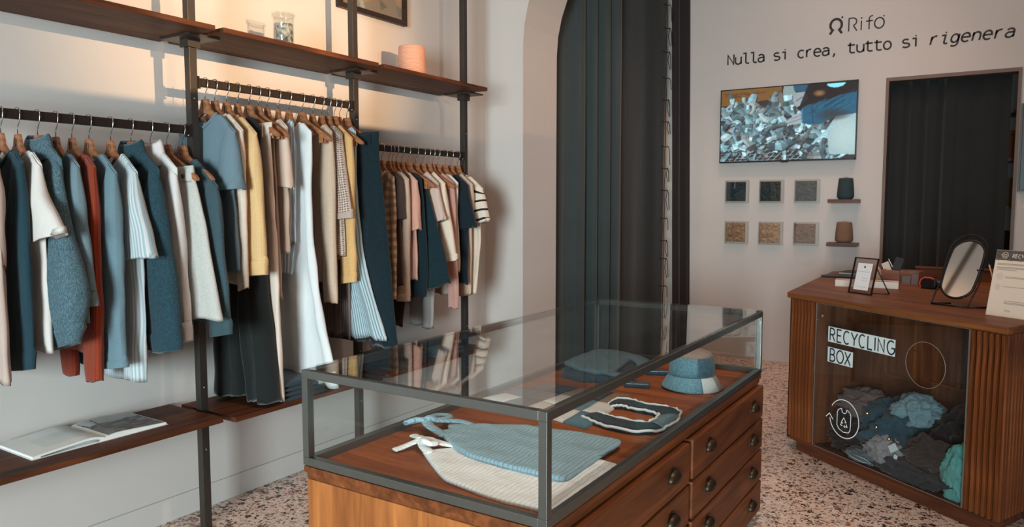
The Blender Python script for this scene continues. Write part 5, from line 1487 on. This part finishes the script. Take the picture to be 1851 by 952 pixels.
mk('pictogram', [(v[0], .003 + v[1], v[2]) for v in V] + [(v[0], .003 + v[1], v[2]) for v in Vb], F + [tuple(i + len(V) for i in f) for f in Fb], M_WHITE, fp)

# clothes heaped inside the counter box
def crumple(name, s, y, z, size, mat, label, seed, amp=.48, rz=0.0, cat='garment'):
    w = kt.matrix_basis if False else None
    wx = 2.066 + ca * s - sa * y; wy = 4.372 + sa * s + ca * y
    g = empty(name, (wx, wy, z), ang + rz); tag(g, label, cat, 'clothes heaped in the counter box')
    bm = bmesh.new(); bmesh.ops.create_icosphere(bm, subdivisions=5, radius=1.0)
    for v in bm.verts:
        p = v.co.copy(); q = p * 1.7 + Vector((seed * 5.1, seed * 2.3, 0))
        rdg = 1 - abs(noise.noise(q)) * 2.0
        rdg2 = 1 - abs(noise.noise(q * 2.6)) * 2.0
        rdg3 = 1 - abs(noise.noise(q * 5.5)) * 2.0
        f = 1 + amp * (.60 * (rdg - .5) + .36 * (rdg2 - .5) + .14 * (rdg3 - .5)) + .3 * noise.noise(q * .8)
        v.co = Vector((p.x * size[0] * f, p.y * size[1] * f, max(-size[2] * .75, p.z * size[2] * f)))
    for v in bm.verts:      # pressed against the sides of the box
        v.co.x = min(max(v.co.x, .204 - s), 1.097 - s); v.co.y = min(max(v.co.y, .0145 - y), .435 - y)
    me = bpy.data.meshes.new('cloth'); bm.to_mesh(me); bm.free()
    me.polygons.foreach_set('use_smooth', [True] * len(me.polygons))
    # rest the lowest point on z
    lo_ = min(v.co.z for v in me.vertices)
    for v in me.vertices: v.co.z -= lo_
    link('cloth', me, mat, g); return g
ZB = .0845
HP = [('discarded_shirt', .33, .20, ZB, (.12, .15, .115), F_('heap_black', (32, 30, 32)), 'black crumpled cloth at the left bottom of the counter box', 1),
      ('discarded_jacket', .58, .20, ZB, (.19, .15, .165), F_('heap_teal_denim', (34, 66, 80), 'denim', (44, 80, 92)), 'teal denim jacket with brass buttons heaped in the counter box', 2),
      ('discarded_sweater', .93, .27, ZB, (.19, .13, .20), F_('heap_black_wool', (34, 33, 35), 'knit', None, 40), 'black wool sweater heaped at the right in the counter box', 3),
      ('discarded_sweater', .345, .22, ZB + .185, (.13, .12, .075), F_('heap_taupe', (112, 92, 90), 'knit', None, 50), 'taupe knit heaped at the upper left of the counter box', 4),
      ('discarded_shirt', .685, .21, ZB + .235, (.105, .10, .075), F_('heap_pale_teal', (116, 142, 150)), 'pale grey-teal shirt on top of the denim jacket', 5),
      ('discarded_shirt', .62, .075, ZB + .035, (.105, .055, .072), F_('heap_lilac_grey', (150, 144, 148), 'knit', None, 50), 'lilac grey knit with a paper tag in the counter box', 6),
      ('discarded_sweater', .87, .105, ZB + .065, (.14, .07, .085), F_('heap_brown_black', (62, 54, 52), 'knit', None, 40), 'dark brown knit beside the lilac grey one in the counter box', 7),
      ('discarded_jeans', .50, .06, ZB, (.10, .045, .035), F_('heap_grey_denim', (70, 84, 92), 'denim', (110, 124, 130)), 'grey denim leg with pale hem at the bottom of the box', 8),
      ('discarded_jeans', .80, .055, ZB, (.20, .045, .055), F_('heap_charcoal_denim', (40, 42, 46), 'denim', (58, 60, 64)), 'charcoal jeans pressed against the counter pane', 9),
      ('discarded_shirt', 1.03, .075, ZB, (.075, .055, .125), F_('heap_turquoise', (92, 158, 152)), 'turquoise shirt in the right corner of the counter box', 10)]
HG = [crumple(n, s, y, z, sz, m, l, sd) for n, s, y, z, sz, m, l, sd in HP]
for x, y, z in ((-.055, -.150, .255), (.015, -.160, .205), (.085, -.150, .165)):
    bb = bmesh.new(); bmesh.ops.create_uvsphere(bb, u_segments=12, v_segments=8, radius=.009)
    me = bpy.data.meshes.new('button'); bb.to_mesh(me); bb.free(); link('button', me, M_BTN, HG[1], (x, y, z))
tg = box('paper_tag', .0, .05, -.001, .001, 0, .035, M_STK, HG[5]); tg.location = (.085, -.052, .075); tg.rotation_euler = (0, R(-35), 0)
tg = box('paper_tag', .0, .02, -.001, .001, 0, .05, M_STK, HG[5]); tg.location = (.095, -.054, .03); tg.rotation_euler = (0, R(15), 0)
for hx in (7,):
    tube('pale_hem', [(-.10, -.040, .030), (-.02, -.050, .018), (.05, -.050, .014), (.09, -.042, .022), (.06, -.048, .034), (-.03, -.050, .036)], .0035, plain('pale_hem', (150, 156, 158), .9), HG[hx], 6)

# ------------------------------------------------------------------ things on the counter
ZC = .9002
# framed notice on an easel
fn = empty('notice_frame', (2.338, 4.537, ZC), R(-36)); tag(fn, 'small black metal frame with a white notice standing on the counter', 'picture frame')
M_BLK = plain('black_wire', (22, 18, 18), .5, .3)
lean = R(-13)
def tilted(o): o.rotation_euler = (lean, 0, 0); return o
tilted(boxes('frame', [(0, .162, -.004, .004, 0, .006), (0, .162, -.004, .004, .197, .203), (0, .006, -.004, .004, .006, .197), (.156, .162, -.004, .004, .006, .197)], M_BLK, fn))
tilted(box('pane', .006, .156, -.0015, .0015, .006, .197, glass('notice_glass', (.86, .80, .80), 1.0), fn))
ni = canvas(60, 90, (226, 222, 222))
fill_ell(ni, .5, .86, .06, .045, (60, 56, 60)); rn = random.Random(2)
for y in (.70, .68, .655): line(ni, (.1, y), (.9, y), .008, (140, 134, 136))
for y in (.45, .40, .35, .30, .12, .09): line(ni, (.45 if y > .2 else .12, y), (.85, y), .008, (150, 144, 146))
tilted(sheet('notice', ni, (.032, -.0025, .022), (.100, 0, 0), (0, 0, .150), print_mat('notice_print', 0, .6), fn))
tube('easel_leg', [(.158, .033, .150), (.17, .12, .003)], .003, M_BLK, fn, 6); tube('easel_leg', [(.17, .12, .003), (.10, .06, .003)], .0025, M_BLK, fn, 6)
# notebooks
for k, (x, y, z, sx, sy, h, m, lab) in enumerate(((2.20, 5.46, 0, .15, .10, .012, plain('nb_black', (26, 24, 26), .4), 'black tablet lying at the back left of the counter'),
        (2.26, 5.66, 0, .13, .10, .024, plain('nb_dark', (30, 26, 28), .5), 'thick black-covered notebook behind the tablet on the counter'))):
    nb = empty('notebook' if k else 'tablet', (x, y, ZC + z), R(-8)); tag(nb, lab, 'notebook' if k else 'tablet')
    box('cover', -sx, sx, -sy, sy, 0, .003, m, nb, .001); box('cover', -sx, sx, -sy, sy, h - .003, h, m, nb, .001)
    box('pages' if k else 'screen_edge', -sx + .004, sx - .004, -sy + .003, sy - .003, .003, h - .003, plain('nb_pages' if k else 'tab_edge', (206, 198, 190) if k else (60, 58, 60), .7), nb)
# long white card tray
ty = empty('card_tray', (2.385, 4.90, ZC), R(5)); tag(ty, 'long white card tray with an orange-edged rim behind the notice', 'tray')
boxes('tray_wall', [(-.17, .17, -.05, -.046, 0, .038), (-.17, .17, .046, .05, 0, .038), (-.17, -.166, -.046, .046, 0, .038), (.166, .17, -.046, .046, 0, .038)], plain('tray_card', (216, 204, 194), .8), ty)
box('tray_contents', -.166, .166, -.046, .046, 0, .034, plain('tray_orange', (188, 112, 72), .8), ty)
# tan arched block behind the notice
ab = empty('display_block', (2.40, 5.06, ZC), R(-36)); tag(ab, 'tan arched display block behind the framed notice', 'display block')
panel('block', [(-.05, 0), (.05, 0)] + [(.05 * math.cos(a), .075 + .05 * math.sin(a)) for a in [math.pi * k / 16 for k in range(17)]], -.012, .012, plain('tan_block', (168, 134, 112), .8), ab, .002)
# wooden card box with a clear front
wb = empty('card_box', (2.55, 5.20, ZC), R(-14)); tag(wb, 'open wooden box with a clear front holding cards on the counter', 'box')
M_WB = wood('card_box_wood', (104, 62, 46), (152, 98, 76), 'X', 1.0, .5)
boxes('box_wall', [(-.11, .11, .05, .058, 0, .085), (-.11, -.102, -.058, .05, 0, .085), (.102, .11, -.058, .05, 0, .085), (-.102, .102, -.058, .05, 0, .006), (-.102, .0, -.058, -.052, .006, .085)], M_WB, wb)
box('clear_front', .0, .102, -.058, -.054, .006, .085, M_PERSP, wb)
boxes('goods', [(.01, .06, -.045, .0, .006, .05), (.065, .098, -.045, .03, .006, .062)], plain('box_goods', (120, 104, 108), .6), wb)
for k, (x, a, w, h, c, lab) in enumerate(((-.05, 14, .05, .085, (36, 32, 34), 'black card leaning in the wooden counter box'), (-.075, -26, .045, .055, (206, 186, 172), 'folded beige card sticking out of the wooden counter box'), (-.035, -30, .004, .085, (214, 216, 216), 'thin white card edge in the wooden counter box'))):
    wx, wy = 2.55 + x, 5.20 - x * .25
    cd = empty('card', (wx, wy, ZC + .05), R(-14)); tag(cd, lab, 'card')
    o = box('card_sheet', -w / 2, w / 2, -.0015, .0015, 0, h + .03, plain('card_%d' % k, c, .6), cd); o.rotation_euler = (R(-8), R(a), 0)
# back board along the counter and barcode scanner
bb_ = empty('counter_ledge', (2.75, 5.62, ZC)); tag(bb_, 'low wooden back ledge on the counter in front of the doorway curtain', 'ledge')
box('ledge_board', -.16, .6, -.01, .01, 0, .07, M_CTOP, bb_, .002); box('ledge_cap', -.165, .605, -.025, .025, .07, .082, M_CTOP, bb_, .002)
sc_ = empty('barcode_scanner', (2.71, 5.0, ZC), R(-20)); tag(sc_, 'black handheld scanner with red rim lying on the counter', 'scanner')
hv = []
panel('scanner_head', [(-.035, 0), (.035, 0), (.045, .02), (.042, .05), (.028, .062), (-.02, .062), (-.04, .045), (-.042, .015)], -.03, .03, M_DARKPLASTIC, sc_, .006)
tube('red_rim', [(-.036, -.033, .004), (-.043, -.033, .03), (-.036, -.033, .052), (-.018, -.033, .066), (.02, -.033, .066), (.04, -.033, .058)], .0045, plain('scanner_red', (206, 66, 48), .45), sc_, 8)
tube('handle', [(.03, .0, .03), (.07, .03, .02), (.115, .06, .016)], [.022, .018, .016], M_DARKPLASTIC, sc_, 12)
# oval table mirror
mr = empty('table_mirror', (2.85, 4.195, ZC), R(-28)); tag(mr, 'oval tilting mirror on a black wire stand on the counter', 'mirror')
def oval(w, h, n=48, zc=0.0, sk=0.0):
    r = w / 2; s = h / 2 - r; P = []
    for k in range(n):
        a = 2 * math.pi * k / n; P.append((r * math.cos(a), s * (1 if math.sin(a) >= 0 else -1) * min(1, abs(math.sin(a)) * 3) + r * math.sin(a) + zc))
    return [(x + sk * z, z) for x, z in P]
m_glass, nt_, N_, L_, b_ = new_mat('mirror_silver'); b_.inputs['Metallic'].default_value = 1; b_.inputs['Roughness'].default_value = .04
tcn = N_.new('ShaderNodeTexCoord'); nzz = tex(N_, L_, 'ShaderNodeTexNoise', tcn.outputs['Object'], Scale=3.0)
L_.new(mix_rgb(N_, L_, nzz.outputs['Fac'], (.60, .57, .55), (.64, .61, .59)), b_.inputs['Base Color'])
tl = empty('mirror_head', (0, 0, 0)); tl.parent = mr
bpy.data.objects.remove(tl)
ov = oval(.158, .295, 48, .192, 0)
mg = panel('mirror_plate', ov, -.004, .004, m_glass, mr); mg.rotation_euler = (R(-23), R(3), 0); mg.location = (.0, -.0, .0)
rim = tube('mirror_rim', [(x * 1.02, 0, (z - .192) * 1.012 + .192) for x, z in ov], .0065, M_BLK, mg, 8, True)
hoop = oval(.19, .34, 48, .19, 0)
hp_ = [(x, .022 + z * .38, z * .95) for x, z in hoop if z > .10]
hp_.sort(key=lambda p: math.atan2(p[2] - .19, p[0]) if not (p[0] < 0 and p[2] < .19) else math.atan2(p[2] - .19, p[0]) + 2 * math.pi)
stand = [(.088, -.012, .004), (.092, .025, .06)] + hp_ + [(-.092, .025, .06), (-.088, -.012, .004)]
tube('stand_hoop', stand, .0035, M_BLK, mr, 8)
tube('stand_foot', [(-.09, -.012, .005), (.088, -.012, .005)], .0045, M_BLK, mr, 8)
tube('stand_foot', [(.088, -.012, .005), (.14, .06, .005)], .0045, M_BLK, mr, 8); tube('stand_foot', [(-.09, -.012, .005), (-.04, .07, .005)], .0045, M_BLK, mr, 8)
for s in (-1, 1): tube('pivot', [(s * .078, .070, .178), (s * .097, .090, .178)], .004, M_BLK, mr, 8)
# recycling leaflet stand at the right
ps = empty('leaflet_stand', (2.996, 3.962, ZC), R(-35)); tag(ps, 'cream recycling notice board leaning on the right end of the counter', 'sign')
PW, PH = .21, .297; pt = R(-11)
bd_ = box('board', 0, PW, .0, .003, 0, PH, plain('board_cream', (222, 204, 186), .7), ps); bd_.rotation_euler = (pt, 0, 0)
pi_ = canvas(90, 128, (222, 203, 184)); rn = random.Random(6)
fill_poly(pi_, [(0, .84), (1, .84), (1, 1), (0, 1)], (84, 74, 70))
for k in range(160):
    x, y = rn.random(), .845 + rn.random() * .15; fill_ell(pi_, x, y, .02, .012, rn.choice(((70, 60, 58), (96, 86, 80), (110, 98, 92))), .6)
for y in (.795, .775, .74, .72, .70): line(pi_, (.07, y), (.93 if y != .70 else .5, y), .008, (128, 112, 104))
for y in (.60, .585): line(pi_, (.28, y), (.9, y), .006, (150, 134, 124))
for y in (.45, .43): line(pi_, (.26, y), (.9, y), .006, (150, 134, 124))
fill_ell(pi_, .16, .60, .08, .055, (212, 192, 176)); fill_ell(pi_, .15, .44, .06, .05, (208, 190, 174))
for y in (.235, .215, .20): line(pi_, (.34, y), (.85, y), .007, (140, 124, 116))
pr = sheet('print', pi_, (.001, -.0008, .001), (PW - .002, 0, 0), (0, 0, PH - .002), print_mat('leaflet_print', 0, .7), ps); pr.rotation_euler = (pt, 0, 0)
M_CREAMINK = plain('cream_ink', (220, 206, 192), .7); M_DARKINK = plain('brown_ink', (96, 82, 76), .7)
cxq = .073
wd_ = {'R': .56, 'E': .53, 'C': .60, 'Y': .55, 'L': .47, 'J': .28, 'N': .60, 'G': .6}
for c_ in 'RECYCLJNG':
    V, F = ribbon(GL[c_], .12, .01)
    mk('letter', [((v[0] + .1 * v[2]) * .0225, -.0012 + v[1] * .02, v[2] * .0225 + .264) for v in V], F, M_CREAMINK, pr, False, None, (cxq, 0, 0)); cxq += wd_[c_] * .0225 * 1.04
V, F = ribbon([arcp(.042, .273, .0135, .0135, 170, -160, 30), [(.022, .272), (.0285, .275), (.033, .270)], [(.036, .278), (.040, .275), (.044, .275), (.048, .278), (.048, .266), (.036, .266), (.036, .278)]], .0018, .0003)
mk('pictogram', [(v[0], -.0012 + v[1], v[2]) for v in V], F, M_CREAMINK, pr)
for ch_, x_ in (('Q', .082), ('f', .0935), ('o', .098)):
    V, F = ribbon(GL[ch_], .09, .01); mk('letter', [(v[0] * .012, -.0012 + v[1] * .01, v[2] * .012 + .024) for v in V], F, M_DARKINK, pr, False, None, (x_, 0, 0))
V, F = ribbon([[(.1, 0), (.1, .5)], dot(.1, .66, .06)], .09, .01); mk('letter', [(v[0] * .012, -.0012 + v[1] * .01, v[2] * .012 + .024) for v in V], F, M_DARKINK, pr, False, None, (.090, 0, 0))
st2 = box('back_rest', .08, .13, .004, .010, 0, .2, plain('board_back', (190, 170, 150), .8), ps); st2.location = (0, .075, 0); st2.rotation_euler = (R(12), 0, 0)
# pencil cup behind the leaflet
pcup = empty('pencil_cup', (3.06, 4.16, ZC)); tag(pcup, 'orange-brown wooden cup half hidden behind the recycling notice board', 'cup')
lathe('cup', [(.035, 0), (.038, .003), (.038, .095), (.034, .095), (.033, .006), (.002, .005)], wood('cup_wood', (140, 84, 40), (190, 124, 66), 'Z'), pcup, 24)
pe = empty('pencil', (3.055, 4.155, ZC + .012)); tag(pe, 'pale wooden pencil leaning out of the cup behind the notice board', 'pencil')
tube('shaft', [(.0, 0, 0), (-.055, -.01, .20)], .0035, plain('pencil_wood', (196, 162, 132), .6), pe, 6)
tube('lead_tip', [(-.055, -.01, .20), (-.058, -.0105, .212)], [.0035, .0008], M_DARKPLASTIC, pe, 6)
